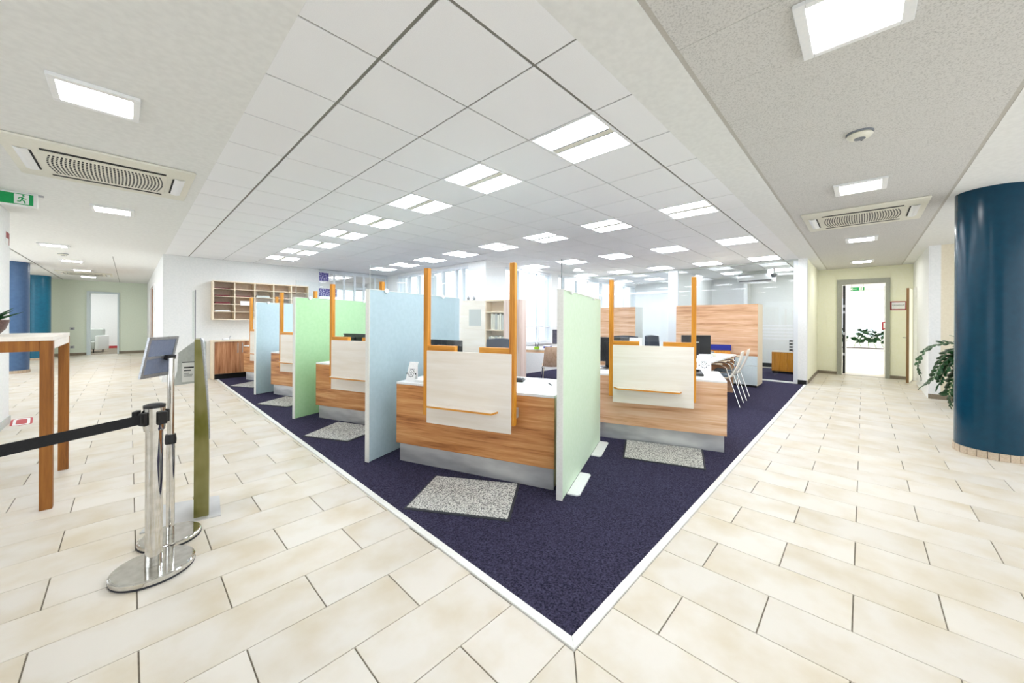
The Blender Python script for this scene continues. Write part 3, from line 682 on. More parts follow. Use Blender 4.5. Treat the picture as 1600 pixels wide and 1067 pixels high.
x, y = at(0, 0.50, 0.70); keyboard(x, y, ZT, A20+PI/2+0.2, 'black keyboard on the white top of the foreground counter')
x, y = at(0, 0.47, 0.19)
t = thing('pen', 'dark pen lying on the foreground counter near the mint partition', 'pen', (x, y, ZT), A20+0.6)
MB().tube([(-0.06, 0, 0.005), (0.06, 0, 0.005)], 0.005, 8).obj('barrel', 'ink', t); MB().tube([(0.0601, 0, 0.005), (0.075, 0, 0.005)], [0.004, 0.001], 8).obj('tip', 'chrome', t)
def phone(x, y, z, rz, lab):
    t = thing('telephone', lab, 'telephone', (x, y, z), rz)
    MB().prism([(-0.09, 0.0), (0.09, 0.0), (0.09, 0.018), (-0.09, 0.065)], -0.085, 0.085, lambda a, b, c: (c, -a, b)).obj('body', 'black', t, 0.005, 2)
    MB().tube([(-0.055, 0.09, 0.075), (-0.055, 0.06, 0.088), (-0.055, -0.05, 0.062), (-0.055, -0.085, 0.042)], [0.02, 0.014, 0.014, 0.02], 10).obj('handset', 'black', t)
    B(-0.01, 0.07, 0.02, 0.07, 0.058, 0.07).obj('display', 'paper', t)
x, y = at(4, 0.33, 0.30); phone(x, y, 0.775, A20-PI/2+0.2, 'black desk telephone on the right counter beside its oak post')
def leaflet(x, y, z, rz, lab, w=0.13, h=0.22):
    """folded white card, printed with a ring of leaves and two dots"""
    t = thing('leaflet_stand', lab, 'leaflet stand', (x, y, z), rz, 'white printed leaflet stands')
    MB().prism([(0, 0), (0.006, 0), (0.07, h), (0.064, h)], -w/2, w/2, lambda a, b, c: (c, a, b)).obj('card', 'paper', t)
    MB().prism([(0.069, 0), (0.075, 0), (0.0715, h-0.02), (0.0655, h-0.02)], -w/2*0.8, w/2*0.8, lambda a, b, c: (c, a+0.03*0, b)).obj('strut', 'paper', t)
    pr = MB()
    def P(a, b): return (a, 0.064*b/h-0.0008, b)
    def blob(a, b, r, sx=1.0, ang=0):
        pts = [P(a+r*(sx*math.cos(q)*math.cos(ang)-math.sin(q)*math.sin(ang)), b+r*(sx*math.cos(q)*math.sin(ang)+math.sin(q)*math.cos(ang))) for q in [2*PI*i/8 for i in range(8)]]
        pr.add(pts, [tuple(range(8))])
    for q in range(9):
        a = 2*PI*q/9; blob(0.032*math.cos(a), h*0.42+0.034*math.sin(a), 0.005, 2.0, a+PI/2)
    for q in range(5):
        a = 2*PI*q/5+0.3; blob(0.014*math.cos(a), h*0.42+0.014*math.sin(a), 0.004, 2.0, a)
    pr.obj('leaf_print', 'greyink', t)
    dt = MB(); pr = dt
    blob(-0.052, h*0.40, 0.008); blob(0.052, h*0.40, 0.008); dt.obj('dot_print', 'ink', t)
    lt = MB(); pr = lt
    for bb in (0.62, 0.25): lt.add([P(-0.03, h*bb), P(0.03, h*bb), P(0.03, h*bb+0.004), P(-0.03, h*bb+0.004)], [(0, 1, 2, 3)])
    lt.obj('text_lines', 'greyink', t)
RZL = A20-PI/2
x, y = at(0, 0.055, 1.50); leaflet(x, y, ZT, RZL, 'white printed leaflet stand on the left end of the foreground counter', 0.105, 0.185)
x, y = at(4, 0.62, 0.175); leaflet(x, y, 0.775, RZL, 'white printed leaflet stand on the right end of the right counter', 0.155, 0.20)
x, y = at(4, 0.62, 0.98); leaflet(x, y, 0.775, RZL, 'white printed leaflet stand behind the hatch of the right counter', 0.16, 0.40)
def papers(x, y, z, rz, lab, n=4):
    t = thing('paper_stack', lab, 'papers', (x, y, z), rz)
    for k in range(n):
        B(-0.105, 0.105, -0.15, 0.15, 0.004*k, 0.004*k+0.0036).obj('sheet', 'paper', t, rot=(0, 0, random.uniform(-0.12, 0.12)))
x, y = at(0, 0.19, 1.325); papers(x, y, ZT, A20+PI/2, 'stack of white papers beside the leaflet stand on the foreground counter', 6)
x, y = at(1, 0.14, 1.36)
t = thing('paper_tray', 'white folded card holder on the left end of the second counter', 'card holder', (x, y, ZT), A20)
MB().prism([(0, 0), (0.12, 0), (0.06, 0.075)], -0.09, 0.09, lambda a, b, c: (a, c, b)).obj('card', 'paper', t)
B(0.02, 0.10, -0.075, 0.075, 0.0, 0.002).obj('base_sheet', 'offwhite', t, loc=(0.1, 0.0, 0.0))

def office_chair(x, y, rz, lab, mat='chairgrey', zb=1.12, bw=0.46):
    """faces local -y... backrest at +y"""
    t = thing('office_chair', lab, 'chair', (x, y, 0.006), rz)
    MB().grid(lambda u, v: ((u-0.5)*(bw-0.06*v), 0.24+0.05*math.sin(u*PI)+0.02*v, zb-0.48+0.48*v+0.015*math.sin(u*PI)), 8, 8, 0.05).obj('backrest', mat, t)
    MB().prism([(-0.24, -0.24), (0.24, -0.24), (0.22, 0.24), (-0.22, 0.24)], 0.44, 0.52).obj('seat', mat, t, 0.03, 3)
    MB().tube([(0, 0.05, 0.44), (0, 0.30, 0.46), (0, 0.335, 0.62), (0, 0.325, zb-0.3)], 0.018, 8).obj('back_arm', 'black', t)
    MB().tube([(0, 0, 0.10), (0, 0, 0.44)], 0.03, 12).obj('gas_lift', 'chrome', t)
    for k in range(5):
        a = 2*PI*k/5+0.3
        lg = MB().tube([(0, 0, 0.11), (0.29*math.cos(a), 0.29*math.sin(a), 0.075)], [0.03, 0.018], 8).obj('base_leg', 'black', t)
        MB().lathe([(0, -0.018), (0.027, -0.018), (0.027, 0.018), (0, 0.018)], 14).obj('castor', 'black', lg, loc=(0.29*math.cos(a), 0.29*math.sin(a), 0.0275), rot=(PI/2, 0, a))
x, y = uvw(4.25, 2.17); office_chair(x, y, A20-PI/2+0.1, 'dark grey office chair behind the foreground counter, seen under its oak crossbar', zb=1.125)
x, y = uvw(5.75, 0.10); office_chair(x, y, A20-PI/2+1.0, 'dark grey office chair behind the right counter', zb=1.16, bw=0.34)
x, y = uvw(5.85, 0.80); office_chair(x, y, A20-PI/2-0.2, 'dark grey office chair partly hidden behind the mint partition', zb=1.14)

# ---------------- tall storage behind the foreground counter
x, y = uvw(5.6, 2.36)
t = thing('storage_cabinet', 'tall pale rose-wood cabinet row with open shelves behind the foreground counter', 'cabinet', (x, y, 0.006), A20)
t.scale = (0.6, 0.885, 1)
H = 1.735
MB().box(0.02, 0.42, 0.0, 1.32, 0.06, 0.08).box(0.02, 0.42, 0.0, 1.32, H-0.02, H).box(0.40, 0.42, 0.0, 1.32, 0.08, H-0.02).box(0.02, 0.40, 0, 0.02, 0.08, H-0.02).box(0.02, 0.40, 1.30, 1.32, 0.08, H-0.02).box(0.02, 0.40, 0.335, 0.355, 0.08, H-0.02).box(0.02, 0.40, 0.735, 0.755, 0.08, H-0.02).obj('carcass', 'birch_edge', t)
B(0.03, 0.40, 0.02, 1.30, 0.0, 0.06).obj('plinth', 'rubber', t)
B(0.02, 0.42, -0.008, -0.0003, 0.07, H).obj('end_panel', 'wood_rose', t)
dr = B(0, 0.0195, 0.0, 0.345, 0.07, H).obj('door', 'wood_rose', t)
dr2 = B(0, 0.0195, 0.747, 1.32, 0.07, H).obj('door', 'birch', t)
B(-0.006, -0.0002, 0.84, 1.11, 1.29, 1.58).obj('notice_plate', 'greyplastic', dr2)
for z in (0.45, 0.83, 1.21, 1.52): B(0.03, 0.399, 0.356, 0.734, z, z+0.018).obj('shelf', 'birch_edge', t)
for k, (yy, hh_) in enumerate(((3.42, 0.06), (3.30, 0.05))):
    px, py = uvw(5.70, yy); g_ = thing('ornament', '%s small dark ornament on top of the tall rose-wood cabinet row' % ('left', 'right')[k], 'ornament', (px, py, 1.7415))
    MB().lathe([(0, 0), (0.045, 0), (0.02, 0.015), (0.03, hh_), (0, hh_+0.01)], 16).obj('body', 'greyink', g_); MB().lathe([(0, hh_+0.0105), (0.014, hh_+0.012), (0, hh_+0.03)], 12).obj('knob', 'ink', g_)
for n, (z, c) in enumerate([(0.848, 7), (1.228, 6)]):
    for k in range(c):
        xx = 0.37+0.046*k
        b = tag(B(0, 0.19, 0, 0.033, 0, 0.255+0.015*(k % 2)).obj('ring_binder', 'offwhite' if k % 3 else 'greyplastic'), 'pale ring binder on an open shelf of the tall rose-wood cabinet', 'binder', 'binders in the rose-wood cabinet')
        px, py = uvw(5.6+0.035, 2.36+xx*0.885); b.location = (px, py, 0.006+z+0.0005); b.rotation_euler = (0, 0, A20)

# ---------------- desk by the courtyard window with monitor and chair
t = thing('desk', 'wooden desk by the courtyard windows behind the foreground counter', 'desk', (6.55, 5.05, 0.006), math.radians(20))
B(-0.1, 0.7, -0.45, 1.15, 0.715, 0.74).obj('desktop', 'white', t, 0.003, 1)
B(-0.1005, -0.08, -0.45, 1.15, 0.66, 0.7145).obj('apron', 'wood_pale', t)
for yy in (-0.44, 1.11): B(-0.05, 0.65, yy, yy+0.03, 0, 0.7145).obj('leg', 'wood_v', t)
m = monitor(6.78, 5.0, 0.7465, 2.1, 'dark grey monitor on the desk by the courtyard windows', 0.42, 0.33, 0.11)
t = thing('pen_holder', 'lime green pen holder on the desk by the courtyard windows', 'pen holder', (6.28, 5.32, 0.7465), 0.3)
MB().lathe([(0, 0), (0.06, 0), (0.065, 0.06), (0.058, 0.06), (0.054, 0.006), (0, 0.006)], 18).obj('cup', 'lime', t)
for k in range(5):
    a = k*1.3; MB().tube([(0.02*math.cos(a), 0.02*math.sin(a), 0.007), (0.045*math.cos(a), 0.045*math.sin(a), 0.15)], 0.005, 6).obj('pen', ('ink', 'greyink')[k % 2], t)
t = thing('file_box', 'blue file box below the monitor on the desk by the courtyard windows', 'box', (6.72, 5.36, 0.7465), 0.35)
B(-0.1, 0.1, -0.07, 0.07, 0, 0.05).obj('box_body', 'bluefab', t, 0.004, 1); B(-0.102, 0.102, -0.072, 0.072, 0.0505, 0.06).obj('lid', 'white', t)

def visitor_chair(x, y, rz, lab, shell, pad, arms=True, zb=0.88):
    """faces local +y, backrest at -y"""
    t = thing('visitor_chair', lab, 'chair', (x, y, 0.016), rz)
    def sh(u, v):
        xx = (u-0.5)*0.40
        if v < 0.5:
            q = v/0.5; return (xx, 0.24-0.40*q, 0.455-0.02*math.sin(q*PI)+0.012*abs(2*u-1)**2)
        q = (v-0.5)/0.5; return (xx*(1-0.12*q), -0.16-0.10*math.sin(q*PI/2)-0.05*q, 0.455+(zb-0.455)*q**1.05+0.012*abs(2*u-1)**2*(1-q))
    MB().grid(sh, 8, 16, 0.014).obj('shell', shell, t)
    if pad: MB().grid(lambda u, v: ((u-0.5)*0.38, 0.22-0.34*v, 0.476-0.012*math.sin(v*PI)), 6, 6, 0.028).obj('seat_pad', pad, t)
    for s in (-1, 1):
        if arms:
            MB().tube([(s*0.222, -0.30, 0.0), (s*0.222, -0.16, 0.44), (s*0.222, -0.10, 0.62), (s*0.222, -0.02, 0.665), (s*0.222, 0.20, 0.655)], 0.0095, 8).obj('leg', 'chrome', t)
            B(s*0.222-0.02, s*0.222+0.02, -0.05, 0.26, 0.665, 0.685).obj('armrest', 'birch_edge', t, 0.006, 2)
        else:
            MB().tube([(s*0.21, -0.24, 0.0), (s*0.18, -0.12, 0.435)], 0.0095, 8).obj('leg', 'chrome', t)
        MB().tube([(s*0.22, 0.26, 0.0), (s*0.19, 0.16, 0.43)], 0.0095, 8).obj('leg', 'chrome', t)
        MB().tube([(s*0.22, -0.16, 0.435), (s*0.18, 0.17, 0.43)], 0.009, 8).obj('seat_rail', 'chrome', t)
    return t
visitor_chair(6.92, 1.755, 0.10, 'ivory shell armchair with wooden armrests, nearer of the two at the right desk', 'shell', 'seatgrey')
visitor_chair(7.60, 1.80, 0.10, 'ivory shell armchair with wooden armrests, farther of the two at the right desk', 'shell', 'seatgrey')
visitor_chair(5.95, 4.62, math.radians(-48), 'beech shell chair at the desk by the courtyard windows', 'beechshell', None, False, 0.86)
bc = visitor_chair(8.55, 2.12, PI/2+0.45, 'orange wooden chair with royal blue padding beyond the right desk', 'oak', 'bluefab', True, 0.86)
MB().grid(lambda u, v: ((u-0.5)*0.40, -0.285-0.02*v, 0.755+0.115*v), 6, 3, 0.045).obj('back_pad', 'bluefab', bc)

# ---------------- right-hand meeting desk
t = thing('desk', 'wooden meeting desk with white top beside the ivory armchairs', 'desk', (0, 0, 0.006))
MB().prism([(6.41, 1.76), (8.15, 1.80), (8.15, 2.72), (6.46, 2.68)], 0.715, 0.745).obj('desktop', 'white', t, 0.003, 1)
MB().box(6.44, 6.47, 1.80, 2.66, 0.0, 0.7145).obj('leg_panel', 'wood_pale', t)
B(8.08, 8.11, 1.84, 2.68, 0.0, 0.7145).obj('leg_panel', 'wood_pale', t)
B(6.471, 8.079, 2.3, 2.32, 0.30, 0.7145).obj('modesty_panel', 'wood_h', t)
m = monitor(6.82, 2.13, 0.752, math.radians(-48), 'large black monitor seen from behind on the meeting desk', 0.50, 0.33, 0.07)
B(-0.16, -0.10, -0.0195, -0.0182, 0.13, 0.155).obj('sticker', 'paper', m)
B(-0.03, 0.03, -0.0515, -0.0502, 0.27, 0.285).obj('badge', 'greyplastic', m)
def mouse_thing(x, y, lab, mat, s=1.0):
    t = thing('desk_clutter', lab, 'office supply', (x, y, 0.752), random.random())
    MB().lathe([(0, 0), (0.06*s, 0), (0.065*s, 0.03*s), (0.05*s, 0.06*s), (0, 0.07*s)], 16).obj('body', mat, t)
    MB().lathe([(0.02*s, 0.069*s), (0.03*s, 0.068*s), (0.03*s, 0.08*s), (0.02*s, 0.08*s)], 12).obj('cap', 'greyink', t)
mouse_thing(7.05, 1.98, 'white tape dispenser on the meeting desk, right of the big monitor', 'white')
mouse_thing(7.3, 2.0, 'larger white round holder on the meeting desk beside the tape dispenser', 'offwhite', 1.15)
mouse_thing(6.62, 2.32, 'small white holder on the meeting desk, left of the big monitor', 'white', 0.9)

# ---------------- big wooden cabinets
def big_cabinet(x, y, wid, lab, dep=0.52, mat='wood_pale', drawers=True, H=1.757, side='birch_edge'):
    """front faces -x, right end at local y=0"""
    t = thing('storage_cabinet', lab, 'cabinet', (x, y, 0.006))
    B(0.02, dep, 0.0, 0.022, 0.04, H).obj('side_panel', side, t)
    B(0.02, dep, wid-0.022, wid, 0.04, H).obj('side_panel', 'birch_edge', t)
    B(0.02, dep, 0.0225, wid-0.0225, H-0.022, H).obj('top', 'birch_edge', t)
    B(0.03, dep, 0.0225, wid-0.0225, 0.0, 0.04).obj('plinth', 'blackmat', t)
    z0 = 0.66 if drawers else 0.045
    B(0.0, 0.0195, 0.0, wid, z0, H).obj('front_panel', mat, t)
    if drawers:
        n = 2; dw = wid/n
        for c in range(n):
            for z, zz in ((0.05, 0.45), (0.46, 0.65)):
                d = B(0.0, 0.0195, dw*c+0.004, dw*(c+1)-0.004, z, zz).obj('drawer', 'drawer', t, 0.002, 1)
                B(-0.004, -0.0002, dw*c+dw/2-0.1, dw*c+dw/2+0.1, zz-0.035, zz-0.02).obj('drawer_grip', 'alu', d)
    return t
big_cabinet(9.0, 1.60, 1.66, 'big wood fronted cabinet with pale blue drawers before the glass office')
big_cabinet(9.22, 4.40, 1.5, 'wood fronted cabinet with a grey side behind the right counter', 0.45, 'wood_pale', False, side='greyplastic')

# ---------------- inside the glass office
t = thing('sideboard', 'orange wooden cabinet on the carpet inside the glass office', 'cabinet', (11.95, 1.10, 0.006))
B(0.02, 0.45, 0, 0.70, 0.06, 0.57).obj('carcass', 'oak', t); B(0.0, 0.0195, 0, 0.345, 0.07, 0.565).obj('door', 'oak', t); B(0.0, 0.0195, 0.355, 0.70, 0.07, 0.565).obj('door', 'oak', t)
B(0.0, 0.46, -0.01, 0.71, 0.571, 0.59).obj('top', 'birch', t); B(0.04, 0.44, 0.01, 0.69, 0.0, 0.06).obj('plinth', 'blackmat', t)
t = thing('folder', 'red folder on the orange cabinet inside the glass office', 'folder', (12.1, 1.25, 0.5965), 0.2)
B(-0.12, 0.12, -0.11, 0.11, 0, 0.02).obj('cover', 'red', t, 0.003, 1); B(-0.115, 0.115, -0.112, -0.1102, 0.004, 0.016).obj('pages', 'paper', t)
t = thing('tray_tower', 'black stacked letter trays on the orange cabinet inside the glass office', 'letter trays', (12.18, 1.40, 0.618-0.0215))
for k in range(4): B(-0.08, 0.08, -0.035, 0.035, 0.02+0.08*k, 0.055+0.08*k).obj('tray', 'black', t)
for s in (-1, 1): B(-0.085, -0.0805, s*0.034-0.003, s*0.034+0.003, 0, 0.30).obj('rod', 'alu', t)
t = thing('wall_air_conditioner', 'white ceiling mounted air conditioner inside the glass office', 'air conditioner', (12.2, 2.2, 2.5))
B(-0.25, 0.25, -0.42, 0.42, 0.0, 0.22).obj('body', 'white', t, 0.02, 2); B(-0.256, -0.2505, -0.38, 0.38, 0.015, 0.035).obj('air_slot', 'blackmat', t)
B(-0.3, 0.3, -0.3, 0.5, 0.2205, 0.294).obj('hanger', 'greyplastic', t)
t = thing('ceiling_camera', 'small grey dome camera beside the air conditioner in the glass office', 'camera', (11.7, 1.72, 2.56))
MB().lathe([(0, 0), (0.05, 0.01), (0.07, 0.06), (0.07, 0.10), (0, 0.10)], 18).obj('dome', 'greyink', t); MB().tube([(0, 0, 0.10), (0, 0, 0.238)], 0.02, 10).obj('stem', 'white', t)

# ================================================================== REAR WALL FURNITURE
t = thing('pigeonhole_shelf', 'wall mounted pigeonhole shelf with five columns on the rear wall', 'shelf', (1.31, 11.10, 1.39))
Wd, Hh, Dp = 1.99, 0.885, 0.30
B(0, Wd, -0.012, -0.002, 0, Hh).obj('back_panel', 'backing', t)
B(0, Wd, -Dp, -0.0125, -0.02, 0.0).obj('bottom_board', 'birch_edge', t); B(0, Wd, -Dp, -0.0125, Hh-0.02, Hh).obj('top_board', 'birch_edge', t)
for k in range(6):
    xx = (Wd-0.02)*k/5; B(xx, xx+0.02, -Dp, -0.0125, 0.0005, Hh-0.0205).obj('divider', 'birch_edge', t)
for k in range(5):
    x0 = (Wd-0.02)*k/5+0.0205; x1 = (Wd-0.02)*(k+1)/5-0.0005
    for r in range(1, 5): B(x0, x1, -Dp+0.005, -0.0125, Hh*r/5-0.012, Hh*r/5).obj('shelf_board', 'birch_edge', t)
lab5 = ['bottom', 'second', 'middle', 'fourth', 'top']; col5 = ['left', 'second', 'third', 'fourth', 'right']
for k, r, m_, n in [(0, 1, 'paper', 0.03), (0, 2, 'maroon', 0.045), (0, 3, 'maroon', 0.03), (0, 4, 'maroon', 0.02), (1, 3, 'maroon', 0.03), (2, 2, 'paper', 0.03), (2, 3, 'greyplastic', 0.05), (3, 2, 'slategrey', 0.06), (3, 3, 'maroon', 0.025)]:
    x0 = 1.31+(Wd-0.02)*k/5+0.04
    z0 = 1.39+Hh*r/5+0.0005
    tt_ = thing('folder_stack', '%s folders lying in the %s column of the pigeonholes, %s row' % ({'paper': 'white', 'maroon': 'maroon', 'greyplastic': 'pale grey', 'slategrey': 'blue grey'}[m_], col5[k], lab5[r]), 'folders', (x0, 11.1-Dp+0.03, z0), 0, 'folders in the pigeonholes')
    B(0, 0.29, 0, 0.23, 0, n*0.5).obj('folder', m_, tt_); B(0.01, 0.27, 0.004, 0.23, n*0.5+0.0003, n).obj('folder', m_, tt_)
t = thing('name_card', 'white card fixed in the second column of the pigeonholes', 'card', (1.31+0.6, 11.1-Dp-0.001, 1.39+0.43))
B(-0.09, 0.09, -0.003, 0.0, -0.10, 0.0).obj('card', 'paper', t); B(-0.06, 0.06, -0.0035, -0.0031, -0.06, -0.05).obj('text_line', 'offwhite', t)

t = thing('base_cabinet', 'low walnut cabinet with two doors under the pigeonholes on the rear wall', 'cabinet', (1.30, 10.72, 0.006))
B(0, 0.03, -0.02, 0.375, 0.0, 0.86).obj('side_panel', 'birch_edge', t)
B(0.0305, 1.5, 0.02, 0.375, 0.12, 0.86).obj('carcass', 'birch_edge', t)
B(-0.01, 1.52, -0.03, 0.375, 0.8605, 0.885).obj('worktop', 'birch_edge', t)
B(0.0305, 1.5, 0.05, 0.36, 0.0, 0.12).obj('plinth', 'blackmat', t)
for a, b, hx in ((0.035, 0.50, 0.46), (0.505, 0.97, 0.545), (0.975, 1.44, 1.40)):
    d = B(a, b, 0.0, 0.0195, 0.125, 0.858).obj('door', 'wood_v', t)
    MB().tube([(hx, -0.0005, 0.82), (hx, -0.03, 0.82), (hx, -0.03, 0.60), (hx, -0.0005, 0.60)], 0.010, 8).obj('door_handle', 'alu', d)
t = thing('hole_punch', 'small white hole punch on the low cabinet under the pigeonholes', 'office supply', (1.58, 10.86, 0.892), 0.3)
B(-0.09, 0.03, -0.04, 0.04, 0, 0.05).obj('base', 'white', t, 0.008, 2); MB().tube([(0.035, 0, 0.0), (0.05, 0, 0.06), (0.075, 0, 0.10)], 0.012, 8).obj('lever', 'alu', t)
t = thing('wall_socket', 'white double socket on the rear wall left of the low cabinet', 'socket', (1.12, 11.098, 0.30))
B(-0.04, 0.04, -0.012, 0, -0.04, 0.04).obj('plate', 'greyplastic', t, 0.004, 1); MB().lathe([(0, 0), (0.024, 0), (0.024, 0.003), (0, 0.003)], 16).obj('insert', 'white', t, loc=(0, -0.0125, 0), rot=(PI/2, 0, 0))
for z, nm_ in ((1.0, 'upper'), (0.32, 'lower')):
    t = thing('wall_socket', '%s grey socket on the pale green end wall, left of the doorway' % nm_, 'socket', (-1.45, 21.248, z))
    B(-0.06, 0.06, -0.012, 0, -0.05, 0.05).obj('plate', 'greyplastic', t); B(-0.03, 0.03, -0.016, -0.0121, -0.03, 0.03).obj('insert', 'greyink', t)
t = thing('armchair', 'white padded armchair in the bright room beyond the far doorway', 'armchair', (-1.15, 23.0, 0.001), -0.4)
B(-0.35, 0.35, -0.35, 0.35, 0.12, 0.45).obj('seat', 'greyplastic', t, 0.05, 3); B(-0.35, 0.35, 0.2, 0.38, 0.451, 0.95).obj('backrest', 'greyplastic', t, 0.05, 3)
for s in (-1, 1): B(s*0.41-0.055, s*0.41+0.055, -0.35, 0.38, 0.1, 0.68).obj('armrest', 'white', t, 0.04, 3)
for sx in (-1, 1):
    for sy in (-1, 1): MB().tube([(sx*0.3, sy*0.3, 0), (sx*0.3, sy*0.3, 0.125)], 0.02, 8).obj('leg', 'black', t)

# ================================================================== COLUMNS
def column(x, y, r, mat, lab, n=24):
    t = thing('round_column', lab, 'column', (x, y, 0))
    MB().lathe([(0, 0.075), (r, 0.075), (r, HC-0.001), (0, HC-0.001)], 72).obj('shaft', mat, t)
    for k in range(n):
        a0 = 2*PI*k/n+0.01; a1 = 2*PI*(k+1)/n-0.01; ri, ro = r-0.03, r+0.012
        pts = [(ro*math.cos(a0+(a1-a0)*q/4), ro*math.sin(a0+(a1-a0)*q/4)) for q in range(5)] + [(ri*math.cos(a1), ri*math.sin(a1)), (ri*math.cos(a0), ri*math.sin(a0))]
        MB().prism(pts, 0.001, 0.0745).obj('skirting_tile', 'skirt', t)
column(6.31, -1.0, 0.265, 'blue', 'large petrol blue round column with tiled skirting at the right')
column(-2.06, 15.6, 0.30, 'blue_grey', 'slate blue round column beside the white wall on the left')
column(-2.12, 20.0, 0.30, 'teal', 'teal round column at the far left near the green end wall', 20)

# ================================================================== LEFT FOREGROUND
t = thing('high_table', 'orange wooden bar table with pale top beside the left wall', 'table', (0, 0, 0))
x0, x1, y0, y1, zt = -1.06, -0.383, 4.32, 5.40, 1.262
B(x0, x1, y0, y1, zt-0.03, zt).obj('tabletop', 'birch', t, 0.002, 1)
for xx in (x0, x1-0.062):
    for yy in (y0, y1-0.062): B(xx, xx+0.062, yy, yy+0.062, 0, zt-0.0305).obj('leg', 'oak_dark', t, 0.002, 1)
B(x0+0.0625, x1-0.0625, y0, y0+0.03, zt-0.105, zt-0.0305).obj('apron', 'oak_dark', t); B(x0+0.0625, x1-0.0625, y1-0.03, y1, zt-0.105, zt-0.0305).obj('apron', 'oak_dark', t)
B(x1-0.025, x1, y0+0.0625, y1-0.0625, zt-0.09, zt-0.0305).obj('apron', 'birch', t, label='pale end apron'); B(x0, x0+0.03, y0+0.0625, y1-0.0625, zt-0.105, zt-0.0305).obj('apron', 'oak_dark', t)
t = thing('potted_succulent', 'small spiky succulent in a brown bowl on the bar table', 'plant', (-0.735, 4.78, zt))
MB().lathe([(0, 0), (0.05, 0), (0.085, 0.05), (0.105, 0.12), (0.097, 0.12), (0.078, 0.06), (0.0, 0.05)], 28).obj('bowl', 'bowl', t)
MB().lathe([(0, 0.075), (0.08, 0.075), (0.08, 0.10), (0, 0.105)], 20).obj('soil', 'soil', t)
for k in range(16):
    a = k*2.4; l = 0.09+0.03*(k % 3); el = 0.35+0.5*(k % 4)/3
    MB().tube([(0.01*math.cos(a), 0.01*math.sin(a), 0.10), (l*0.5*math.cos(a)*math.cos(el), l*0.5*math.sin(a)*math.cos(el), 0.105+l*0.6*math.sin(el)), (l*1.2*math.cos(a)*math.cos(el), l*1.2*math.sin(a)*math.cos(el), 0.11+l*1.4*math.sin(el))], [0.011, 0.010, 0.001], 6).obj('leaf', 'leaf', t)
def stanchion(x, y, rz, lab):
    t = thing('barrier_post', lab, 'barrier post', (x, y, 0), rz, 'chrome belt barrier posts')
    MB().lathe([(0, 0), (0.172, 0), (0.175, 0.01), (0.172, 0.012), (0, 0.012)], 56).obj('base_ring', 'rubber', t)
    MB().lathe([(0, 0.012), (0.174, 0.012), (0.174, 0.032), (0.170, 0.0355), (0.165, 0.0355), (0.163, 0.0375), (0.05, 0.0380), (0.0, 0.0380)], 64).obj('base', 'chrome', t)
    MB().lathe([(0, 0.0385), (0.038, 0.0385), (0.036, 0.10), (0.036, 0.78), (0.0, 0.78)], 40).obj('pole', 'chrome', t)
    MB().lathe([(0, 0.7805), (0.043, 0.7805), (0.045, 0.80), (0.045, 0.905), (0, 0.905)], 40).obj('belt_housing', 'chrome', t)
    MB().lathe([(0, 0.9055), (0.046, 0.9055), (0.046, 0.92), (0.03, 0.926), (0, 0.926)], 32).obj('cap', 'black', t)
    for a in (0, PI/2, PI, 3*PI/2):
        B(0.0455, 0.062, -0.022, 0.022, 0.815, 0.885).obj('belt_slot', 'black', t, 0.003, 1, rot=(0, 0, a))
    B(0.0625, 0.085, -0.026, 0.026, 0.822, 0.892).obj('belt_clip', 'black', t, 0.003, 1, rot=(0, 0, -0.9))
    return t
SX, SY = 0.098, 2.86
dirb = Vector((-0.448, -0.28, 0)).normalized()
stanchion(SX, SY, math.atan2(dirb.y, dirb.x), 'chrome barrier post with round base holding the black belt')
ox, oy = SX+dirb.x*1.75, SY+dirb.y*1.75
stanchion(ox, oy, math.atan2(dirb.y, dirb.x), 'second chrome barrier post at the other end of the black belt')
a = Vector((SX, SY, 0))+dirb*0.066; b = Vector((ox, oy, 0))-dirb*0.066; nrm = Vector((-dirb.y, dirb.x, 0))*0.001
MBb = MB().add([a-nrm+Vector((0, 0, 0.827)), b-nrm+Vector((0, 0, 0.827)), b+nrm+Vector((0, 0, 0.827)), a+nrm+Vector((0, 0, 0.827)), a-nrm+Vector((0, 0, 0.877)), b-nrm+Vector((0, 0, 0.877)), b+nrm+Vector((0, 0, 0.877)), a+nrm+Vector((0, 0, 0.877))],
               [(0, 3, 2, 1), (4, 5, 6, 7), (0, 1, 5, 4), (1, 2, 6, 5), (2, 3, 7, 6), (3, 0, 4, 7)])
tag(MBb.obj('barrier_belt', 'blackmat'), 'black fabric belt stretched from the chrome barrier post', 'belt')

# tilted sign holder on a telescopic pole
t = thing('sign_stand', 'chrome telescopic sign stand with a tilted grey frame seen from behind', 'sign stand', (0.183, 3.195, 0))
MB().lathe([(0, 0), (0.15, 0), (0.153, 0.012), (0, 0.012)], 56).obj('base_ring', 'rubber', t)
MB().lathe([(0, 0.0125), (0.151, 0.0125), (0.151, 0.027), (0.147, 0.030), (0.142, 0.030), (0.14, 0.032), (0.03, 0.0325), (0, 0.0325)], 60).obj('base', 'chrome', t)
MB().tube([(0, 0, 0.033), (0, 0, 0.605)], 0.0205, 24).obj('lower_pole', 'chrome', t)
MB().lathe([(0, 0.6055), (0.027, 0.6055), (0.029, 0.63), (0.025, 0.665), (0, 0.665)], 20).obj('clamp_collar', 'black', t)
MB().tube([(0, 0, 0.6655), (0, 0, 1.15)], 0.0165, 24).obj('upper_pole', 'chrome', t)
hd = bpy.data.objects.new('sign_frame', None); COL.objects.link(hd); hd.parent = t
hd.location = (-0.028, 0.02, 1.155)
hd.matrix_local = Matrix.Translation((-0.030, 0.03, 1.158)) @ Matrix.Rotation(TH+math.radians(6), 4, 'Z') @ Matrix.Rotation(math.radians(10), 4, 'X')
hw, hz = 0.108, 0.128
bpy.data.objects.remove(hd)
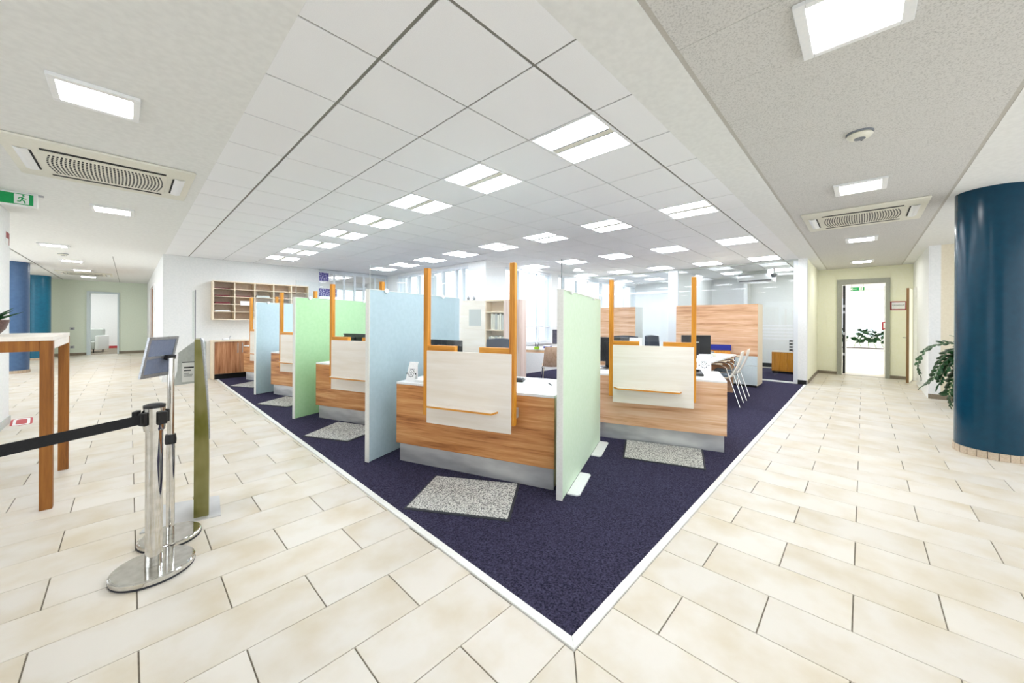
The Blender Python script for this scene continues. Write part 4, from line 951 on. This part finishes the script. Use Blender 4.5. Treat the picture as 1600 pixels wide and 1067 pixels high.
Mx = Matrix.Translation((-0.052, 0.02, 1.158)) @ Matrix.Rotation(TH+math.radians(6), 4, 'Z') @ Matrix.Rotation(math.radians(12), 4, 'X')
def part_m(mb, name, mat, par, mtx, bev=0.0, seg=1):
    o = mb.obj(name, mat, par, bev, seg); o.matrix_local = mtx; return o
sg = part_m(MB().box(-hw, hw, -0.006, 0.006, -hz, -hz+0.022).box(-hw, hw, -0.006, 0.006, hz-0.016, hz).box(-hw, -hw+0.016, -0.006, 0.006, -hz+0.022, hz-0.016).box(hw-0.016, hw, -0.006, 0.006, -hz+0.022, hz-0.016), 'sign_frame', 'alu', t, Mx)
B(-hw+0.0165, hw-0.0165, -0.002, 0.004, 0.008, hz-0.0165).obj('backing_sheet', 'slategrey', sg)
B(-hw+0.0165, hw-0.0165, -0.002, 0.004, -hz+0.0225, -0.008).obj('backing_sheet', 'slategrey', sg)
B(-hw+0.0165, hw-0.0165, -0.008, 0.004, -0.0075, 0.0075).obj('cross_rail', 'alu', sg)
B(0.02, 0.085, -0.035, -0.0085, -0.018, 0.012).obj('swivel_clamp', 'black', sg, 0.005, 2)

# slim metal information totem with an acrylic panel and a grey leaflet pocket
t = thing('info_totem', 'slim olive bronze information totem on a flat steel plate', 'totem', (0.35, 3.37, 0))
MB().prism([(-0.30, 0.03), (0.101, -0.063), (0.144, 0.315), (-0.168, 0.423)], 0.0, 0.008).obj('base_plate', 'steel', t)
ray = Vector((0.105, 0.99, 0)).normalized()
def sil(zq):      # right bulge of the front edge, metres
    q = zq/1.255
    return 0.030+0.052*math.sin(min(1, (1-q)*1.15+0.08)*PI*0.55)
n = 16
vs = []; fs = []
side = Vector((0.96, -0.28, 0)).normalized()
for i in range(n+1):
    z = 0.008+1.245*i/n; wd = sil(z)
    base = Vector((-0.038, 0.012, z))
    for (a_, d_) in ((0, 0), (wd, 0), (wd+0.004, 0.05), (wd*0.8, 0.20), (0.0, 0.20)):
        vs.append(base+side*a_+ray*d_)
for i in range(n):
    for k in range(5): fs.append((i*5+k, i*5+(k+1) % 5, (i+1)*5+(k+1) % 5, (i+1)*5+k))
fs.append((4, 3, 2, 1, 0)); fs.append(tuple(n*5+k for k in range(5)))
MB().add(vs, fs).obj('body', 'brass', t)
pe = [(Vector((-0.038, 0.012, 0))+side*(sil(z)+0.001)+Vector((0, 0, z))+Vector((0.004, -0.004, 0))) for z in [0.55+0.7*i/10 for i in range(11)]]
pe += [pe[-1]+Vector((-0.012, 0, 0.014))]
MB().tube(pe, [0.003+0.008*i/10 for i in range(11)]+[0.006], 8).obj('side_rail', 'alu', t)
B(-0.034, -0.030, 0.03, 0.21, 1.2535, 1.60).obj('acrylic_panel', 'acrylic', t); B(-0.034, -0.030, 0.0265, 0.0299, 1.2535, 1.60).obj('panel_edge', 'greyink', t)
Mp = Matrix.Translation((0.02, 0.235, 0.0)) @ Matrix.Rotation(math.radians(-3), 4, 'Z')
pk = part_m(MB().prism([(-0.155, 0.915), (0.03, 0.925), (0.03, 1.225), (-0.045, 1.225), (-0.125, 1.15), (-0.13, 1.02)], -0.006, 0.006, lambda a_, b_, c_: (a_, c_, b_)), 'leaflet_pocket', 'greyplastic', t, Mp)
B(-0.105, 0.0, -0.0085, -0.0062, 0.935, 1.075).obj('notice', 'signwhite', pk); B(-0.105, 0.0, -0.0088, -0.0063, 1.076, 1.082).obj('notice_bar', 'ink', pk)
lt = MB()
for k, (zz, ww, hh_) in enumerate([(1.035, 0.055, 0.010), (1.015, 0.04, 0.008), (0.995, 0.03, 0.004), (0.985, 0.05, 0.003), (0.975, 0.045, 0.003)]): lt.box(-0.095, -0.095+ww, -0.0092, -0.0087, zz, zz+hh_)
lt.obj('text_lines', 'ink', pk)
B(-0.021, -0.008, -0.0092, -0.0087, 0.94, 0.955).obj('seal_mark', 'greyink', pk)

# red floor sticker
t = thing('floor_sticker', 'red and white rounded sticker on the floor tiles by the left wall', 'sticker', (-0.99, 8.22, 0.0006), 0.1)
def rr(hx, hy, r, n=6):
    return [(sx*(hx-r)+r*math.cos(a0+PI/2*i/n), sy*(hy-r)+r*math.sin(a0+PI/2*i/n)) for sx, sy, a0 in ((1, 1, 0), (-1, 1, PI/2), (-1, -1, PI), (1, -1, 3*PI/2)) for i in range(n+1)]
MB().prism(rr(0.09, 0.27, 0.06), 0, 0.0008).obj('red_border', 'red', t); MB().prism(rr(0.07, 0.25, 0.05), 0.0008, 0.0012).obj('white_field', 'signwhite', t)
MB().prism(rr(0.045, 0.19, 0.03), 0.0012, 0.0016).obj('red_field', 'red', t)

# fire sign on the left wall
t = thing('fire_sign', 'small red and white fire equipment sign on the left wall', 'sign', (-1.099, 8.12, 2.43))
B(0, 0.004, -0.10, 0.10, -0.085, 0.085).obj('plate', 'signwhite', t); B(0.0041, 0.005, -0.095, 0.095, 0.0, 0.08).obj('red_field', 'darkred', t)
B(0.0041, 0.005, 0.06, 0.09, -0.08, -0.002).obj('red_bar', 'darkred', t)

# exit signs
def exit_sign(x, y, z, rz, w, h, lab, full=True):
    """faces local -y; centre top at origin"""
    t = thing('exit_sign', lab, 'sign', (x, y, z), rz)
    B(-w/2, w/2, -0.012, 0.012, -h, 0).obj('light_box', 'signwhite', t, 0.003, 1)
    B(-w/2+0.03, w/2-0.03, -0.0145, -0.0122, -h+0.02, -0.02).obj('green_face', 'green', t)
    def poly(name, pts, mat):
        MB().prism(pts, -0.0165, -0.0147, lambda a_, b_, c_: (a_, c_, b_)).obj(name, mat, t)
    ih = h-0.04; cz = -h/2
    ax = -w*0.12
    poly('arrow', [(ax-0.16, cz), (ax-0.09, cz+ih*0.33), (ax-0.06, cz+ih*0.33), (ax-0.105, cz+ih*0.09), (ax+0.03, cz+ih*0.09), (ax+0.03, cz-ih*0.09), (ax-0.105, cz-ih*0.09), (ax-0.06, cz-ih*0.33), (ax-0.09, cz-ih*0.33)], 'signwhite')
    dx = w/2-0.105; dh = ih*0.44
    poly('door_symbol', [(dx-0.055, cz-dh), (dx+0.045, cz-dh), (dx+0.045, cz+dh), (dx-0.055, cz+dh)], 'signwhite')
    rm = MB()
    def limb(pts, r):
        rm.tube([(dx+p_[0]*ih, -0.0172, cz+p_[1]*ih) for p_ in pts], r*ih, 6)
    limb([(0.02, 0.18), (-0.03, -0.06)], 0.06); limb([(-0.03, -0.06), (0.10, -0.14), (0.16, -0.36)], 0.045); limb([(-0.03, -0.06), (-0.12, -0.20), (-0.28, -0.22)], 0.045)
    limb([(0.02, 0.16), (0.16, 0.04), (0.24, 0.10)], 0.035); limb([(0.0, 0.16), (-0.16, 0.14), (-0.22, 0.02)], 0.035)
    rm.obj('running_figure', 'green', t)
    hd_ = MB().lathe([(0, -0.0005), (0.07*ih, -0.0005), (0.07*ih, 0.0016), (0, 0.0016)], 12).obj('figure_head', 'green', t, loc=(dx+0.06*ih, -0.0168, cz+0.33*ih), rot=(PI/2, 0, 0))
    return t
exit_sign(-1.03, 6.84, HC, 0, 0.62, 0.16, 'green emergency exit sign with arrow on the left hall ceiling')
MB().box(-1.33, -0.68, 6.855, 6.875, HC-0.02, HC).obj('sign_rail', 'alu', None)
tag(bpy.data.objects['sign_rail'], 'thin metal ceiling rail behind the left exit sign', 'rail')
exit_sign(17.2, 0.15, 2.60, -PI/2, 0.40, 0.15, 'green emergency exit sign in the bright hall beyond the entrance')
for s in (-1, 1): tag(MB().tube([(17.2, 0.15+s*0.15, 2.6005), (17.2, 0.15+s*0.15, HC)], 0.006, 6).obj('sign_hanger', 'alu'), 'thin %s hanging rod of the exit sign in the bright hall' % ('left' if s > 0 else 'right'), 'rod')

# room sign right of the entrance
t = thing('room_sign', 'white room sign with dark red border on the yellow wall beside the entrance', 'sign', (12.948, -0.622, 1.80))
B(-0.006, 0, -0.142, 0.142, -0.105, 0.105).obj('red_border', 'darkred', t); B(-0.008, -0.0061, -0.115, 0.115, -0.082, 0.082).obj('white_field', 'signwhite', t)
text_mesh('lettering', 'KASSARAUM', 0.05, 'ink', t, (-0.0085, 0, 0.01), (PI/2, 0, -PI/2), 0.0006, 0.20)
t = thing('room_sign', 'small red framed notice in the bright hall, right side of the entrance opening', 'sign', (13.9, -0.46, 1.30))
B(-0.005, 0, -0.16, 0.10, -0.10, 0.10).obj('red_border', 'red', t); B(-0.007, -0.0051, -0.13, 0.07, -0.075, 0.075).obj('white_field', 'signwhite', t)
t = thing('open_door_leaf', 'white right-hand door leaf standing open behind the entrance', 'door', (13.12, -0.46, 0.004))
B(0.79, 0.835, -0.25, 0.06, 0, 2.35).obj('leaf', 'white', t)
MB().tube([(0.785, 0.02, 0.62), (0.74, 0.02, 0.62), (0.735, 0.13, 0.62)], 0.011, 8).obj('door_handle', 'chrome', t)

# ================================================================== PLANTS
leafme = MB().grid(lambda u, v: ((u-0.5)*0.052*math.sin(PI*(0.06+0.90*v)), 0.115*v, 0.010*math.sin(PI*v)-0.008*abs(2*u-1)), 4, 6, 0.0).mesh('leaf', 'leaf', smooth=True)
def frond(par, pts, n, size, seed):
    rnd = random.Random(seed)
    P = [Vector(p) for p in pts]
    def ev(q):
        q *= len(P)-1; i = min(int(q), len(P)-2); f = q-i
        p0 = P[max(i-1, 0)]; p1 = P[i]; p2 = P[i+1]; p3 = P[min(i+2, len(P)-1)]
        return 0.5*((2*p1)+(p2-p0)*f+(2*p0-5*p1+4*p2-p3)*f*f+(3*p1-p0-3*p2+p3)*f**3)
    st = MB().tube([ev(i/18) for i in range(19)], [0.010-0.007*i/18 for i in range(19)], 6).obj('stem', 'stem', par)
    for k in range(n):
        q = 0.22+0.78*k/(n-1); p = ev(q); d = (ev(min(q+0.02, 1.0))-ev(q-0.02)).normalized()
        sd = d.cross(Vector((0, 0, 1))); sd = sd.normalized() if sd.length > 0.05 else Vector((1, 0, 0))
        s = 1 if k % 2 else -1
        y = (sd*s*1.1+d*0.38+Vector((0, 0, rnd.uniform(-0.15, 0.35)))).normalized()
        if k == n-1: y = d
        zn = d.cross(sd).normalized()*-1; x = y.cross(zn).normalized(); zn = x.cross(y)
        o = bpy.data.objects.new('leaf', leafme); COL.objects.link(o); o.parent = st
        sc = 1.45*size*rnd.uniform(0.85, 1.15)*(1.0-0.35*max(0, q-0.6)/0.4)
        m = Matrix((x, y, zn)).transposed().to_4x4() @ Matrix.Scale(sc, 4); m.translation = p
        o.matrix_local = m
t = thing('potted_plant', 'arching glossy green potted plant in a white planter behind the blue column', 'plant', (9.35, -1.42, 0))
MB().lathe([(0, 0), (0.17, 0), (0.22, 0.46), (0.20, 0.46), (0.19, 0.40), (0, 0.40)], 32).obj('planter', 'offwhite', t)
MB().lathe([(0, 0.4005), (0.188, 0.4005), (0.188, 0.42), (0, 0.43)], 24).obj('soil', 'soil', t)
# photo space targets expressed in the vertical plane through the pot (y towards the corridor, z up)
frond(t, [(0, 0, 0.42), (-0.02, 0.10, 0.86), (-0.05, 0.34, 1.05), (-0.08, 0.60, 0.98), (-0.10, 0.74, 0.72), (-0.10, 0.72, 0.52)], 34, 1.1, 1)
frond(t, [(0, 0.02, 0.42), (-0.08, 0.14, 0.82), (-0.14, 0.32, 0.90), (-0.18, 0.50, 0.70), (-0.2, 0.58, 0.46), (-0.2, 0.66, 0.36)], 30, 1.1, 2)
frond(t, [(0, 0.02, 0.42), (-0.16, 0.10, 0.78), (-0.24, 0.24, 0.78), (-0.28, 0.36, 0.52), (-0.30, 0.42, 0.26), (-0.30, 0.40, 0.06)], 34, 1.1, 3)
frond(t, [(0, 0.0, 0.42), (-0.10, 0.06, 0.80), (-0.16, 0.20, 0.94), (-0.2, 0.36, 0.82), (-0.22, 0.46, 0.60)], 26, 1.15, 4)
frond(t, [(0, 0.0, 0.42), (-0.12, 0.02, 0.76), (-0.22, 0.12, 0.86), (-0.3, 0.22, 0.70), (-0.34, 0.27, 0.48)], 24, 1.15, 5)
frond(t, [(0, 0.0, 0.42), (-0.05, 0.03, 0.85), (-0.06, 0.16, 1.06), (-0.06, 0.30, 1.14)], 16, 1.0, 6)
frond(t, [(0, -0.02, 0.42), (-0.05, -0.05, 0.8), (-0.06, -0.02, 1.0), (-0.1, 0.10, 1.02)], 18, 1.0, 7)
frond(t, [(0, 0.0, 0.42), (-0.15, 0.0, 0.66), (-0.26, 0.08, 0.66), (-0.33, 0.16, 0.50)], 16, 1.2, 8)

frond(t, [(0, 0.02, 0.42), (-0.12, 0.10, 0.82), (-0.2, 0.28, 0.88), (-0.24, 0.44, 0.66), (-0.26, 0.52, 0.40)], 32, 1.15, 9)
frond(t, [(0, 0.0, 0.42), (-0.14, 0.06, 0.72), (-0.26, 0.18, 0.74), (-0.31, 0.30, 0.50), (-0.33, 0.36, 0.24)], 30, 1.15, 10)
frond(t, [(0, 0.0, 0.42), (-0.06, 0.08, 0.86), (-0.10, 0.24, 1.0), (-0.13, 0.42, 0.90), (-0.15, 0.52, 0.74)], 28, 1.1, 11)
# planter with flowers in the bright hall
t = thing('planter_trough', 'white planter of leafy plants under the windows of the bright hall', 'planter', (18.6, 0.05, 0))
B(-0.25, 0.25, -0.95, 0.95, 0.0, 0.42).obj('trough', 'white', t, 0.01, 1); B(-0.22, 0.22, -0.9, 0.9, 0.4205, 0.44).obj('soil', 'soil', t)
rr_ = random.Random(5)
for k in range(9):
    yy = -0.8+0.2*k
    frond(t, [(0, yy, 0.43), (-0.05, yy+rr_.uniform(-0.1, 0.1), 0.75), (-0.1, yy+rr_.uniform(-0.2, 0.2), 0.95+rr_.uniform(-0.1, 0.15)), (-0.15, yy+rr_.uniform(-0.3, 0.3), 0.9+rr_.uniform(-0.15, 0.15))], 10, 1.6, 20+k)
